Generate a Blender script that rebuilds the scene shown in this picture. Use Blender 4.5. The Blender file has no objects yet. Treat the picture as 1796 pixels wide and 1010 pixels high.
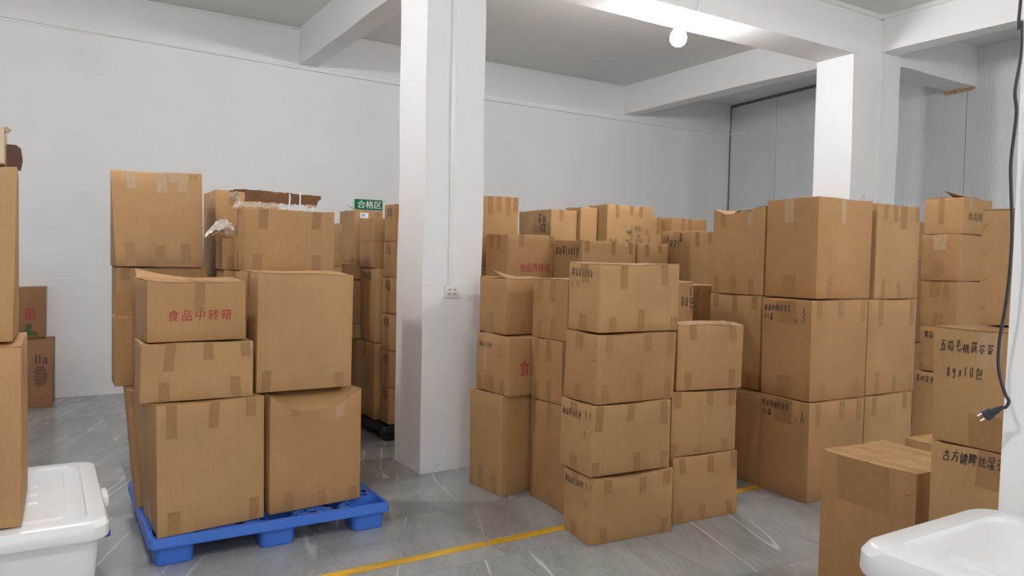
import bpy, bmesh, math, random
from mathutils import Vector, Matrix
R = random.Random(11)
SC = bpy.context.scene
COL = SC.collection

# ---------------------------------------------------------------- camera
cam_data = bpy.data.cameras.new('camera')
cam = bpy.data.objects.new('camera', cam_data)
COL.objects.link(cam)
YAW, PITCH, ROLL = 0.553591, -0.0363042, 0.0209041
fw = Vector((math.sin(YAW)*math.cos(PITCH), math.cos(YAW)*math.cos(PITCH), math.sin(PITCH)))
rt = Vector((math.cos(YAW), -math.sin(YAW), 0))
up = rt.cross(fw)
rt2 = rt*math.cos(ROLL) + up*math.sin(ROLL)
up2 = -rt*math.sin(ROLL) + up*math.cos(ROLL)
m = Matrix((rt2, up2, -fw)).transposed().to_4x4()
m.translation = Vector((0, 0, 1.55))
cam.matrix_world = m
cam_data.sensor_width = 36
cam_data.lens = 1323.74*36/1796
cam_data.clip_start = 0.05
SC.camera = cam

# ---------------------------------------------------------------- world, exposure
w = bpy.data.worlds.new('world')
SC.world = w
w.use_nodes = True
w.node_tree.nodes['Background'].inputs[0].default_value = (0.75, 0.85, 1, 1)
w.node_tree.nodes['Background'].inputs[1].default_value = 0.15
SC.view_settings.view_transform = 'Standard'
SC.view_settings.look = 'None'
SC.view_settings.gamma = 1
SC.view_settings.exposure = 1.66
SC.cycles.max_bounces = 16
SC.cycles.diffuse_bounces = 10
FILL_WINDOW_RADIANCE = 1.5    # glow of the added fill window behind the camera
BULB_POWER = 142.0      # radiance of each glowing bulb
# hanging bulbs under the long beams, the last two added as fill light: (x, y)
BULBS = [(4.90, 5.14), (0.10, 5.14), (4.90, 0.80), (-0.20, 0.80), (4.90, -3.56), (-0.20, -3.56)]

# ---------------------------------------------------------------- materials
def mat(name, rgb, rough=0.6, spec=0.5, metal=0.0):
    M = bpy.data.materials.new(name)
    M.use_nodes = True
    b = M.node_tree.nodes['Principled BSDF']
    b.inputs['Base Color'].default_value = (*rgb, 1)
    b.inputs['Roughness'].default_value = rough
    b.inputs['Specular IOR Level'].default_value = spec
    b.inputs['Metallic'].default_value = metal
    return M

def N(M, t, **kw):
    n = M.node_tree.nodes.new(t)
    for k, v in kw.items():
        setattr(n, k, v)
    return n

def lk(M, a, b):
    M.node_tree.links.new(a, b)

def bsdf(M):
    return M.node_tree.nodes['Principled BSDF']

def mixc(M, fac, a, b, mode='MIX'):
    n = N(M, 'ShaderNodeMix', data_type='RGBA', blend_type=mode)
    for i, v in ((0, fac), (6, a), (7, b)):
        if isinstance(v, (float, int)):
            n.inputs[i].default_value = v
        elif isinstance(v, tuple):
            n.inputs[i].default_value = (*v, 1)
        else:
            lk(M, v, n.inputs[i])
    return n.outputs[2]

def noise(M, vec, scale, detail=3.0, rough=0.5, dist=0.0):
    n = N(M, 'ShaderNodeTexNoise')
    n.inputs['Scale'].default_value = scale
    n.inputs['Detail'].default_value = detail
    n.inputs['Roughness'].default_value = rough
    n.inputs['Distortion'].default_value = dist
    lk(M, vec, n.inputs['Vector'])
    return n.outputs[0]

def ramp(M, fac, stops):
    n = N(M, 'ShaderNodeValToRGB')
    e = n.color_ramp.elements
    while len(e) < len(stops):
        e.new(0.5)
    for i, (p, c) in enumerate(stops):
        e[i].position = p
        e[i].color = (*c, 1) if isinstance(c, tuple) else (c, c, c, 1)
    lk(M, fac, n.inputs[0])
    return n.outputs[0]

def mapping(M, vec, scale=(1, 1, 1), rot=(0, 0, 0), loc=(0, 0, 0)):
    n = N(M, 'ShaderNodeMapping')
    n.inputs['Scale'].default_value = scale
    n.inputs['Rotation'].default_value = rot
    n.inputs['Location'].default_value = loc
    lk(M, vec, n.inputs['Vector'])
    return n.outputs[0]

def cardboard(name, base):
    M = mat(name, base, 0.62, 0.25)
    tc = N(M, 'ShaderNodeTexCoord')
    oi = N(M, 'ShaderNodeObjectInfo')
    add = N(M, 'ShaderNodeVectorMath', operation='ADD')
    sc = N(M, 'ShaderNodeVectorMath', operation='SCALE')
    comb = N(M, 'ShaderNodeCombineXYZ')
    for i in range(3):
        lk(M, oi.outputs['Random'], comb.inputs[i])
    lk(M, comb.outputs[0], sc.inputs[0])
    sc.inputs['Scale'].default_value = 37.0
    lk(M, tc.outputs['Object'], add.inputs[0])
    lk(M, sc.outputs[0], add.inputs[1])
    v = add.outputs[0]
    big = ramp(M, noise(M, v, 3.0, 3), [(0.3, 0.92), (0.7, 1.06)])
    fine = ramp(M, noise(M, mapping(M, v, (1, 1, 0.12)), 260.0, 2), [(0.3, 0.95), (0.7, 1.05)])
    flute = ramp(M, noise(M, mapping(M, v, (1, 1, 0.01)), 90.0, 1), [(0.35, 0.985), (0.65, 1.012)])
    rnd = ramp(M, oi.outputs['Random'], [(0.0, (0.93, 0.87, 0.84)), (0.35, (1.0, 0.97, 0.95)), (0.65, (0.98, 1.0, 0.97)), (1.0, (1.05, 1.07, 1.08))])
    c = mixc(M, 1.0, base, big, 'MULTIPLY')
    c = mixc(M, 1.0, c, fine, 'MULTIPLY')
    c = mixc(M, 1.0, c, flute, 'MULTIPLY')
    c = mixc(M, 1.0, c, rnd, 'MULTIPLY')
    lk(M, c, bsdf(M).inputs['Base Color'])
    bp = N(M, 'ShaderNodeBump')
    bp.inputs['Strength'].default_value = 0.10
    bp.inputs['Distance'].default_value = 0.01
    lk(M, noise(M, mapping(M, v, (1, 1, 0.25)), 22.0, 2), bp.inputs['Height'])
    lk(M, bp.outputs[0], bsdf(M).inputs['Normal'])
    return M

CARD = cardboard('cardboard', (0.425, 0.250, 0.114))
CARD_DARK = cardboard('brown_cardboard', (0.30, 0.155, 0.075))
CARD_MID = cardboard('worn_cardboard', (0.36, 0.20, 0.105))
CARD_PALE = cardboard('pale_cardboard', (0.62, 0.47, 0.33))

def tape_mat(name, rgb, rough):
    M = mat(name, rgb, rough + 0.10, 0.26)
    tc = N(M, 'ShaderNodeTexCoord')
    v = tc.outputs['Object']
    c = mixc(M, ramp(M, noise(M, v, 30.0, 2), [(0.35, 0.0), (0.7, 1.0)]), tuple(x*0.95 for x in rgb), tuple(min(1, x*1.06) for x in rgb))
    lk(M, c, bsdf(M).inputs['Base Color'])
    bp = N(M, 'ShaderNodeBump')
    bp.inputs['Strength'].default_value = 0.35
    bp.inputs['Distance'].default_value = 0.004
    lk(M, noise(M, mapping(M, v, (1, 1, 0.35)), 45.0, 2, 0.5, 0.6), bp.inputs['Height'])
    lk(M, bp.outputs[0], bsdf(M).inputs['Normal'])
    return M

TAPE = tape_mat('brown_packing_tape', (0.335, 0.188, 0.080), 0.24)
TAPE_TOP = tape_mat('yellowish_packing_tape', (0.40, 0.245, 0.105), 0.2)  # tape on box tops, the stronger light from above put into its colour
TAPE_PALE = tape_mat('clear_packing_tape', (0.46, 0.31, 0.18), 0.16)
INK = mat('black_marker_ink', (0.03, 0.028, 0.032), 0.5)
RED = mat('red_print', (0.36, 0.018, 0.028), 0.6)
GREENINK = mat('green_print', (0.055, 0.10, 0.025), 0.6)
BLACKINK = mat('black_print', (0.035, 0.03, 0.03), 0.6)
RAWEDGE = mat('torn_paper', (0.70, 0.58, 0.42), 0.8)
GALV = mat('dull_wire', (0.30, 0.30, 0.30), 0.6)
STEEL = mat('steel', (0.62, 0.6, 0.57), 0.3, 0.5, 1.0)

def plaster(name, base, bump=0.15):
    M = mat(name, base, 0.75, 0.2)
    tc = N(M, 'ShaderNodeTexCoord')
    v = tc.outputs['Object']
    c = mixc(M, ramp(M, noise(M, v, 1.3, 4), [(0.3, 0.0), (0.75, 1.0)]), tuple(x*0.965 for x in base), base)
    lk(M, c, bsdf(M).inputs['Base Color'])
    bp = N(M, 'ShaderNodeBump')
    bp.inputs['Strength'].default_value = bump
    bp.inputs['Distance'].default_value = 0.02
    lk(M, noise(M, v, 9.0, 5), bp.inputs['Height'])
    lk(M, bp.outputs[0], bsdf(M).inputs['Normal'])
    return M

WALL = plaster('white_plaster', (0.855, 0.855, 0.86))
CEIL = plaster('ceiling_plaster', (0.76, 0.75, 0.735), 0.3)

def column_mat():
    M = plaster('column_plaster', (0.86, 0.865, 0.87))
    # scuffed dirty plaster near the floor
    tc = N(M, 'ShaderNodeTexCoord')
    v = tc.outputs['Object']
    sep = N(M, 'ShaderNodeSeparateXYZ')
    lk(M, v, sep.inputs[0])
    low = ramp(M, sep.outputs[2], [(0.0, 0.8), (0.10, 0.25), (0.35, 0.0)])
    spots = ramp(M, noise(M, v, 14.0, 6, 0.65), [(0.56, 0.0), (0.70, 0.8)])
    f = N(M, 'ShaderNodeMath', operation='MULTIPLY')
    lk(M, low, f.inputs[0]); lk(M, spots, f.inputs[1])
    old = bsdf(M).inputs['Base Color'].links[0].from_socket
    c = mixc(M, f.outputs[0], old, (0.50, 0.49, 0.47))
    lk(M, c, bsdf(M).inputs['Base Color'])
    return M
COLM = column_mat()

def panel_mat():
    M = mat('grey_wall_panel', (0.70, 0.74, 0.76), 0.45, 0.4)
    tc = N(M, 'ShaderNodeTexCoord')
    v = tc.outputs['Object']
    sep = N(M, 'ShaderNodeSeparateXYZ')
    lk(M, v, sep.inputs[0])
    wv = N(M, 'ShaderNodeMath', operation='SINE')
    ml = N(M, 'ShaderNodeMath', operation='MULTIPLY')
    ml.inputs[1].default_value = 2*math.pi/0.025
    lk(M, sep.outputs[1], ml.inputs[0]); lk(M, ml.outputs[0], wv.inputs[0])
    bp = N(M, 'ShaderNodeBump')
    bp.inputs['Strength'].default_value = 0.35
    bp.inputs['Distance'].default_value = 0.003
    lk(M, wv.outputs[0], bp.inputs['Height'])
    lk(M, bp.outputs[0], bsdf(M).inputs['Normal'])
    c = mixc(M, ramp(M, noise(M, v, 2.0, 3), [(0.3, 0.0), (0.7, 1.0)]), (0.68, 0.72, 0.74), (0.73, 0.77, 0.79))
    lk(M, c, bsdf(M).inputs['Base Color'])
    return M
PANEL = panel_mat()

def floor_mat():
    M = mat('grey_marble_tile', (0.35, 0.36, 0.37), 0.16, 0.5)
    tc = N(M, 'ShaderNodeTexCoord')
    v = tc.outputs['Object']
    br = N(M, 'ShaderNodeTexBrick', offset=0.0, squash=1.0)
    br.inputs['Scale'].default_value = 1.0
    br.inputs['Brick Width'].default_value = 0.8
    br.inputs['Row Height'].default_value = 0.8
    br.inputs['Mortar Size'].default_value = 0.0011
    br.inputs['Mortar Smooth'].default_value = 0.0
    br.inputs['Color1'].default_value = (0, 0, 0, 1)
    br.inputs['Color2'].default_value = (1, 1, 1, 1)
    br.inputs['Mortar'].default_value = (0.5, 0.5, 0.5, 1)
    lk(M, mapping(M, v, loc=(-1.27, -3.33, 0)), br.inputs['Vector'])
    # each tile is cut from another place in the stone
    sc = N(M, 'ShaderNodeVectorMath', operation='SCALE')
    sc.inputs['Scale'].default_value = 9.0
    lk(M, br.outputs['Color'], sc.inputs[0])
    add = N(M, 'ShaderNodeVectorMath', operation='ADD')
    lk(M, v, add.inputs[0]); lk(M, sc.outputs[0], add.inputs[1])
    tv = add.outputs[0]
    rot = mapping(M, tv, (1, 1, 1), (0, 0, -1.15))
    st = mapping(M, rot, (0.40, 1.5, 1))
    cloud = ramp(M, noise(M, st, 1.7, 7, 0.62, 0.8), [(0.28, (0.235, 0.248, 0.25)), (0.5, (0.32, 0.335, 0.337)), (0.74, (0.42, 0.437, 0.438))])
    brown = mixc(M, ramp(M, noise(M, st, 1.1, 3, 0.5, 1.0), [(0.55, 0.0), (0.8, 0.45)]), cloud, (0.25, 0.235, 0.225))
    vein = ramp(M, noise(M, mapping(M, rot, (0.16, 1.5, 1)), 1.9, 2, 0.4, 0.25), [(0.490, 0.0), (0.499, 1.0), (0.501, 1.0), (0.510, 0.0)])
    gate = ramp(M, noise(M, tv, 1.4, 2), [(0.40, 0.0), (0.55, 1.0)])
    g = N(M, 'ShaderNodeMath', operation='MULTIPLY')
    lk(M, vein, g.inputs[0]); lk(M, gate, g.inputs[1])
    c = mixc(M, g.outputs[0], brown, (0.60, 0.61, 0.61))
    fine = ramp(M, noise(M, st, 6.5, 5, 0.6, 1.2), [(0.47, 0.0), (0.5, 0.14), (0.53, 0.0)])
    c = mixc(M, fine, c, (0.62, 0.62, 0.62))
    c = mixc(M, br.outputs['Fac'], c, (0.16, 0.16, 0.16))
    lk(M, c, bsdf(M).inputs['Base Color'])
    lk(M, ramp(M, noise(M, v, 5.0, 3), [(0.3, 0.14), (0.8, 0.27)]), bsdf(M).inputs['Roughness'])
    return M
FLOOR = floor_mat()

BLUE = mat('blue_plastic', (0.05, 0.165, 0.62), 0.42, 0.4)
BLACKPL = mat('black_plastic', (0.012, 0.012, 0.013), 0.5, 0.4)
WHITEPL = mat('milky_white_plastic', (0.80, 0.81, 0.82), 0.28, 0.5)
bsdf(WHITEPL).inputs['Subsurface Weight'].default_value = 0.25
bsdf(WHITEPL).inputs['Subsurface Radius'].default_value = (0.03, 0.03, 0.03)
WHITEGL = mat('white_plastic_trunking', (0.82, 0.82, 0.81), 0.35, 0.5)
CLIPBLUE = mat('blue_clip_plastic', (0.03, 0.03, 0.35), 0.35)
CABLE = mat('black_rubber', (0.02, 0.02, 0.03), 0.45)
BRASS = mat('plug_metal', (0.75, 0.72, 0.66), 0.3, 0.5, 1.0)
GREEN = mat('green_sign', (0.004, 0.20, 0.062), 0.55, 0.2)
WHITEINK = mat('white_lettering', (0.85, 0.85, 0.85), 0.5)
STICKER = mat('white_sticker', (0.80, 0.82, 0.85), 0.4)
FOAM = mat('orange_foam', (0.55, 0.33, 0.14), 0.9)
DARKGAP = mat('dark_seam', (0.16, 0.17, 0.18), 0.8)
PORCELAIN = mat('lamp_holder_ceramic', (0.55, 0.55, 0.54), 0.35)

YELLOW = mat('yellow_floor_tape', (0.70, 0.40, 0.02), 0.35, 0.5)
_tc = N(YELLOW, 'ShaderNodeTexCoord')
_c = mixc(YELLOW, ramp(YELLOW, noise(YELLOW, mapping(YELLOW, _tc.outputs['Object'], (0.25, 1, 1)), 9.0, 4), [(0.42, 0.0), (0.62, 1.0)]), (0.55, 0.29, 0.012), (0.80, 0.50, 0.03))
lk(YELLOW, _c, bsdf(YELLOW).inputs['Base Color'])

PLASTIC = bpy.data.materials.new('clear_plastic_wrap')
PLASTIC.use_nodes = True
b = bsdf(PLASTIC)
b.inputs['Base Color'].default_value = (0.86, 0.84, 0.80, 1)
b.inputs['Roughness'].default_value = 0.12
b.inputs['Alpha'].default_value = 0.42

DAYLIGHT = bpy.data.materials.new('daylit_frosted_pane')
DAYLIGHT.use_nodes = True
b = bsdf(DAYLIGHT)
b.inputs['Base Color'].default_value = (0.8, 0.8, 0.8, 1)
b.inputs['Emission Color'].default_value = (0.93, 0.97, 1.0, 1)
b.inputs['Emission Strength'].default_value = FILL_WINDOW_RADIANCE

GLOW = bpy.data.materials.new('glowing_bulb')
GLOW.use_nodes = True
b = bsdf(GLOW)
b.inputs['Base Color'].default_value = (1, 1, 1, 1)
b.inputs['Emission Color'].default_value = (1.0, 0.985, 0.975, 1)
b.inputs['Emission Strength'].default_value = BULB_POWER

STAIN = mat('mould_stain', (0.05, 0.045, 0.04), 0.9)
_tc = N(STAIN, 'ShaderNodeTexCoord')
lk(STAIN, ramp(STAIN, noise(STAIN, _tc.outputs['Object'], 11.0, 5, 0.7), [(0.50, 0.0), (0.66, 0.75)]), bsdf(STAIN).inputs['Alpha'])

CARTONS = [
    ((2.53, 3.215, -0.0, -4.0, 0.556, 0.303, 0.375), 'bottom carton of the front stack on the grey floor beside the yellow line', 'cartons in the front stack', 'f.17t9 f.6t12 f.92t9 f.15b9 f.9b9 l.4t8w6 l.4b9w8',
     {'nb': (-0.012, 0.006, 0.0), 'nt': (0.008, -0.004, -0.005), 'lb': (0.006, -0.003, 0.0), 'lt': (0.0, 0.0, -0.004)}, {'sag': 0.02, 'write': [('l', 0.06, 0.9, 0.043, '青钱草100包'), ('l', 0.74, 0.9, 0.04, '5.2'), ('l', 0.74, 0.62, 0.038, '3')]}),
    ((2.531, 3.227, 0.375, -2.8, 0.545, 0.325, 0.394), 'third carton from the top of the front stack, upright pen writing at its upper left', 'cartons in the front stack', 'f.07t14 f.47t10 f.9t14 f.06b8 f.56b11 f.93b10 l.4t8w6 l.45b9w7',
     {'nb': (-0.009, 0.005, 0.0), 'nt': (0.007, -0.004, -0.004)}, {'write': [('l', 0.06, 0.88, 0.043, '青钱草100包'), ('l', 0.74, 0.9, 0.04, '5.2'), ('l', 0.74, 0.64, 0.038, '3')]}),
    ((2.556, 3.238, 0.769, -1.7, 0.562, 0.313, 0.388), 'second carton from the top of the front stack, plain tan with taped corners', 'cartons in the front stack', 'f.15t11 f.63t10 f.93t13 f.1b11 f.52b16 f.92b13 l.45t9w7 l.45b9w7',
     {'nt': (0.0, 0.0, -0.006), 'lb': (-0.004, 0.003, 0.0), 'rb': (-0.004, 0.002, 0.0), 'lt': (0.006, -0.003, 0.0), 'rt': (0.004, -0.002, 0.0)}, {'staple': 'l.93'}),
    ((2.606, 3.293, 1.158, -1.2, 0.585, 0.298, 0.396), 'carton on top of the front stack, shiny tape across its pale top', 'cartons in the front stack', 'f.29t14 f.80t12 f.16b9 f.52b13 f.94b8 l.52t11w7 l.5b10w7 t.29x t.80x t.5y',
     {'nt': (0.0, 0.0, -0.009)}, {'top': 1, 'write': [('l', 0.08, 0.93, 0.051, '青钱草1000'), ('l', 0.1, 0.74, 0.041, '5.15')]}),
    ((3.161, 3.25, -0.0, -2.3, 0.522, 0.4, 0.396), 'bottom carton of the short three-high stack, on the floor right of the front stack', 'cartons in the front stack', 'f.13t10 f.57t11 f.94t11 f.1b8 f.45b9 f.86b9',
     {'rb': (0.004, -0.002, 0.0), 'rt': (-0.004, 0.002, 0.0), 'nt': (-0.004, 0.002, 0.0)}, {}),
    ((3.16, 3.282, 0.396, -3.8, 0.516, 0.4, 0.392), 'middle carton of the short three-high stack right of the front stack', 'cartons in the front stack', 'f.1t10 f.57t9 f.93t10 f.05b8 f.42b6 f.82b8',
     {'rt': (0.0, 0.0, -0.008)}, {}),
    ((3.208, 3.298, 0.789, -9.4, 0.493, 0.23, 0.405), 'pale topmost carton of the short stack right of the front stack, its taped top visible', 'cartons in the front stack', 'f.22t9 f.82t10 f.17b11 f.85b12 t.22x t.82x t.5y',
     {'rb': (-0.01, 0.004, 0.0), 'rt': (-0.005, 0.002, -0.007), 'bt': (0.016, -0.007, 0.0)}, {'top': 1}),
    ((2.704, 3.717, 0.0, -3.1, 0.5, 0.428, 0.656), 'tall bottom carton of the narrow stack just left of the front stack', 'cartons in the stack left of the front stack', 'l.1t16 l.55t17 l.15b10 l.6b10',
     {'lb': (0.004, -0.002, 0.0)}, {}),
    ((2.725, 3.799, 0.656, -0.4, 0.5, 0.32, 0.397), 'middle carton in the narrow stack between the front stack and the column cartons', 'cartons in the stack left of the front stack', 'l.2t15 l.58t14 l.2b12 l.6b14',
     {'lb': (-0.013, 0.008, 0.0), 'lt': (-0.017, 0.011, 0.0)}, {}),
    ((2.747, 3.785, 1.052, -0.2, 0.5, 0.36, 0.391), 'topmost carton in the narrow stack between the front stack and the column cartons', 'cartons in the stack left of the front stack', 'l.2t15 l.58t14 l.22b12 l.6b14',
     {'lb': (-0.017, 0.01, 0.0), 'lt': (-0.014, 0.009, 0.0)}, {'top': 1}),
    ((2.529, 4.182, -0.0, 3.7, 0.4, 0.391, 0.668), 'tall olive-tan bottom carton on the floor right of the white column', 'cartons stacked beside the white column', 'l.36b15 l.75b13',
     {'nb': (0.007, -0.005, 0.0), 'lb': (0.004, -0.003, 0.0), 'lt': (-0.003, 0.002, -0.005), 'rb': (-0.049, 0.035, 0.0)}, {}),
    ((2.545, 4.137, 0.668, 2.8, 0.4, 0.398, 0.384), 'carton with one red printed character visible, middle of the stack beside the column', 'cartons stacked beside the white column', 'l.1b10 l.42b11w10 l.8b10 l.3t24p',
     {}, {'write': [('l', 0.1, 0.88, 0.038, '青钱1000包'), ('l', 0.66, 0.72, 0.035, '5.2')], 'red': [('f', 0.2, 0.36, 0.085, '食品周转箱')], 'staple': 'l.95'}),
    ((2.608, 4.297, 1.052, -0.3, 0.4, 0.359, 0.388), 'carton atop the stack right of the white column with a lifted top flap', 'cartons stacked beside the white column', 'l.42b14w10 f.35b9',
     {'nt': (0.0, 0.0, -0.004), 'lb': (0.003, -0.002, 0.0)}, {'top': 2}),
    ((4.234, 3.126, 0.0, -2.3, 0.547, 0.417, 0.66), 'handwritten carton in the bottom row of the tall right stack, standing on the floor', 'tall cartons in the right stack', 'l.5t16w14 f.15t16 f.58t13 f.9t16',
     {'nt': (-0.004, 0.002, 0.0)}, {'write': [('l', 0.04, 0.96, 0.049, '瘦身的桃桂湿茶'), ('l', 0.05, 0.87, 0.049, '44盒'), ('l', 0.84, 0.91, 0.055, '3'), ('l', 0.72, 0.84, 0.041, '5.17')]}),
    ((4.262, 3.156, 0.66, -2.5, 0.563, 0.418, 0.672), 'handwritten carton in the middle row of the tall right stack', 'tall cartons in the right stack', 'l.5t16w16 l.5b15w13 f.13t12 f.5t12 f.92t15 f.22b12 f.82b13',
     {'nt': (-0.005, 0.003, 0.0), 'lb': (0.005, -0.003, 0.0), 'lt': (-0.004, 0.002, -0.006)}, {'write': [('l', 0.04, 0.95, 0.049, '瘦身的桃桂湿茶'), ('l', 0.05, 0.86, 0.049, '44盒'), ('l', 0.82, 0.93, 0.065, '3'), ('l', 0.7, 0.82, 0.041, '5.17')], 'staple': 'l.95'}),
    ((4.421, 3.252, 1.333, -2.0, 0.573, 0.439, 0.695), 'large clean carton, top middle of the tall right stack below the far column', 'tall cartons in the right stack', 'l.45t17w8p l.48b16w11 f.45t17w5p f.25b16',
     {}, {'staple': 'l.05'}),
    ((4.235, 3.57, -0.0, 0.0, 0.5, 0.45, 0.647), 'shaded left carton in the bottom row of the tall right stack', 'tall cartons in the right stack', 'l.5t10 l.5b9',
     {'lb': (0.051, -0.031, 0.0), 'nb': (0.036, -0.022, 0.0), 'nt': (0.028, -0.017, 0.0)}, {}),
    ((4.38, 3.67, 0.647, 0.0, 0.5, 0.49, 0.685), 'left carton in the middle row of the tall right stack, no writing', 'tall cartons in the right stack', 'l.12t10 l.5t12 l.88t10 l.3b10 l.8b10',
     {}, {}),
    ((4.44, 3.71, 1.332, 0.0, 0.5, 0.5, 0.658), 'carton with a crushed pale corner, top left of the tall right stack', 'tall cartons in the right stack', 'l.2t12 l.72t13p l.1b13 l.43b15 l.77b12',
     {}, {'sagl': 0.055, 'top': 1}),
    ((5.01, 3.247, -0.0, -1.0, 0.574, 0.45, 0.622), 'right carton in the bottom row of the tall right stack, behind the low near carton', 'tall cartons in the right stack', 'f.2t15 f.84t12',
     {}, {}),
    ((5.06, 3.279, 0.622, -1.1, 0.591, 0.45, 0.701), 'right carton in the middle row of the tall right stack, two long tapes', 'tall cartons in the right stack', 'f.25t19 f.9t19 f.22b17 f.57b13 f.9b13',
     {}, {}),
    ((5.158, 3.301, 1.323, -0.0, 0.55, 0.45, 0.705), 'carton with several tape strips, top right of the tall right stack', 'tall cartons in the right stack', 'f.2t12 f.42t13 f.62t18w8 f.93t11 f.2b15 f.55b12 f.92b14',
     {}, {}),
    ((0.463, 4.004, 0.15, 7.8, 0.533, 0.47, 0.657), 'big carton at the front left corner of the blue pallet', 'cartons on the blue pallet', 'f.13t17 f.52t14 f.86t10 f.15b12w6 f.9b12 l.4t12 l.55b14p',
     {'nt': (-0.007, 0.005, 0.0), 'lb': (0.042, -0.034, 0.0), 'rt': (-0.003, 0.003, 0.0)}, {'bulge': 0.012, 'write': [('l', 0.45, 0.72, 0.072, '3')]}),
    ((1.022, 4.096, 0.15, 6.0, 0.537, 0.48, 0.652), 'big carton with a caved-in taped top edge, front right of the blue pallet', 'cartons on the blue pallet', 'f.27t7 f.76t12p f.2b11 f.55b9 f.9b8',
     {}, {'sag': 0.1, 'top': 1}),
    ((0.394, 4.093, 0.807, -0.9, 0.536, 0.35, 0.296), 'wide flat carton under the red-lettered one, middle left on the blue pallet', 'cartons on the blue pallet', 'f.25t14 f.58t9 f.92t8 f.2b10 f.83b11 l.5t20p',
     {'nb': (-0.005, 0.003, 0.0), 'nt': (0.004, -0.002, 0.0)}, {}),
    ((0.425, 4.123, 1.103, 4.0, 0.483, 0.3, 0.318), 'carton printed in red brush lettering with dented taped top, left on the blue pallet', 'cartons on the blue pallet', 'f.52t15 l.5b12 t.52x',
     {}, {'sag': 0.012, 'top': 1, 'brush': [('f', 0.19, 0.36, 0.056, '食品中转箱')]}),
    ((0.969, 4.182, 0.802, 1.2, 0.545, 0.362, 0.664), 'clean blank carton with open pale top, upper right on the blue pallet', 'cartons on the blue pallet', 'f.1b12 f.86b9 l.5t14',
     {'nt': (0.005, -0.003, 0.0), 'rb': (-0.005, 0.003, 0.0), 'rt': (0.0, 0.0, -0.014), 'lt': (-0.005, 0.003, 0.0), 'bt': (0.007, -0.004, 0.0)}, {'top': 1}),
    ((3.103, 1.763, 0.0, -2.2, 0.45, 0.469, 0.693), 'low wide carton with a taped pale top in front of the near right stack', 'cartons in the near right stack', 'l.45t20w26 t.18x t.5x t.82x t.5y6',
     {}, {'top': 1, 'staple': 'l.92'}),
    ((2.979, 1.324, 0.442, -0.8, 0.4, 0.32, 0.436), 'handwritten carton below the one reading 8g×10, above the white storage bin', 'cartons in the near right stack', 'l.75t14w12',
     {}, {'write': [('l', 0.14, 0.965, 0.048, '古方健脾祛湿茶')]}),
    ((2.976, 1.33, 0.879, -1.7, 0.4, 0.32, 0.457), 'handwritten carton reading 8g×10 behind the hanging plug', 'cartons in the near right stack', 'l.68t14w9p l.62b13w11 l.9b13w8',
     {'lb': (0.005, -0.003, 0.0), 'lt': (-0.004, 0.002, -0.005), 'nb': (0.007, -0.004, 0.0), 'nt': (-0.008, 0.004, 0.0)}, {'write': [('l', 0.08, 0.9, 0.043, '五指毛桃茯苓茶'), ('l', 0.17, 0.68, 0.043, '8g×10包')], 'top': 1}),
    ((3.183, 1.316, 1.336, -1.1, 0.35, 0.275, 0.467), 'narrow topmost carton of the near right stack, next to the hanging cable', 'cartons in the near right stack', 'l.65b10',
     {'lt': (0.0, 0.0, -0.006)}, {'staple': 'l.06', 'top': 1}),
    ((6.35, 3.325, -0.0, 0.4, 0.5, 0.346, 0.691), 'tall bottom carton of the far right stack, faint writing along its top edge', 'cartons in the far right stack', 'l.7b16',
     {'lt': (0.0, 0.0, -0.005)}, {'write': [('l', 0.05, 0.95, 0.058, '茶叶茶包')]}),
    ((6.352, 3.329, 0.691, 0.1, 0.5, 0.306, 0.38), 'handwritten fourth carton down in the far right stack', 'cartons in the far right stack', 'l.5t12',
     {}, {'write': [('l', 0.12, 0.9, 0.058, '青钱草10')], 'staple': 'l.05'}),
    ((6.359, 3.339, 1.072, -0.5, 0.5, 0.309, 0.386), 'third carton from the top of the far right stack, two tape strips at its top', 'cartons in the far right stack', 'l.4t14w9 l.7t14w5 l.5b11w9',
     {}, {}),
    ((6.351, 3.336, 1.458, -0.3, 0.5, 0.314, 0.388), 'second carton from the top of the far right stack, dark tape at its base', 'cartons in the far right stack', 'l.5t13w11p l.45b15w10 f.8t8p',
     {}, {'staple': 'l.05'}),
    ((6.378, 3.327, 1.846, -0.4, 0.428, 0.331, 0.308), 'open-topped carton with black print on its side, top of the far right stack', 'cartons in the far right stack', 'l.45t22w5 f.25t7p',
     {'lb': (0.006, -0.004, 0.0), 'rt': (0.0, 0.0, -0.014)}, {'top': 2, 'blk': [('f', 0.14, 0.4, 0.072, '食品周转箱')]}),
    ((0.364, 5.447, 1.46, -1.6, 0.535, 0.4, 0.632), 'tall leaning carton at the upper left against the white wall, numbers in its corner', 'cartons on the blue pallet', 'f.22t12w6p f.56t14w7p f.62t7w14p f.79t13w6p f.16b16w6 f.5b14w6 f.79b16w6',
     {'nb': (0.016, -0.009, 0.0), 'nt': (-0.016, 0.009, -0.015), 'rb': (0.006, -0.004, 0.0), 'rt': (-0.007, 0.004, 0.0)}, {'write': [('f', 0.86, 0.985, 0.032, '213')]}),
    ((1.059, 4.9, 1.449, 0.0, 0.573, 0.319, 0.4), 'wide carton with four dark tape strips under the torn cardboard tray', 'cartons on the blue pallet', 'f.2t13w6 f.8t12w6 f.14b11w6 f.79b11w6 l.35t17 l.35b13',
     {}, {'write': [('l', 0.12, 0.78, 0.087, '10')]}),
    ((0.414, 4.53, 0.8, 0.0, 0.537, 0.16, 0.62), 'carton with a lifted top flap just behind the red-lettered carton', 'cartons on the blue pallet', 'f.3t8 f.8t8',
     {}, {'top': 2}),
    ((1.013, 5.62, 1.4, 0.0, 0.442, 0.474, 0.61), 'carton behind the torn cardboard tray, right of the tall leaning carton', 'cartons on the blue pallet', 'f.28t10 f.75t10 l.5t16',
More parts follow.
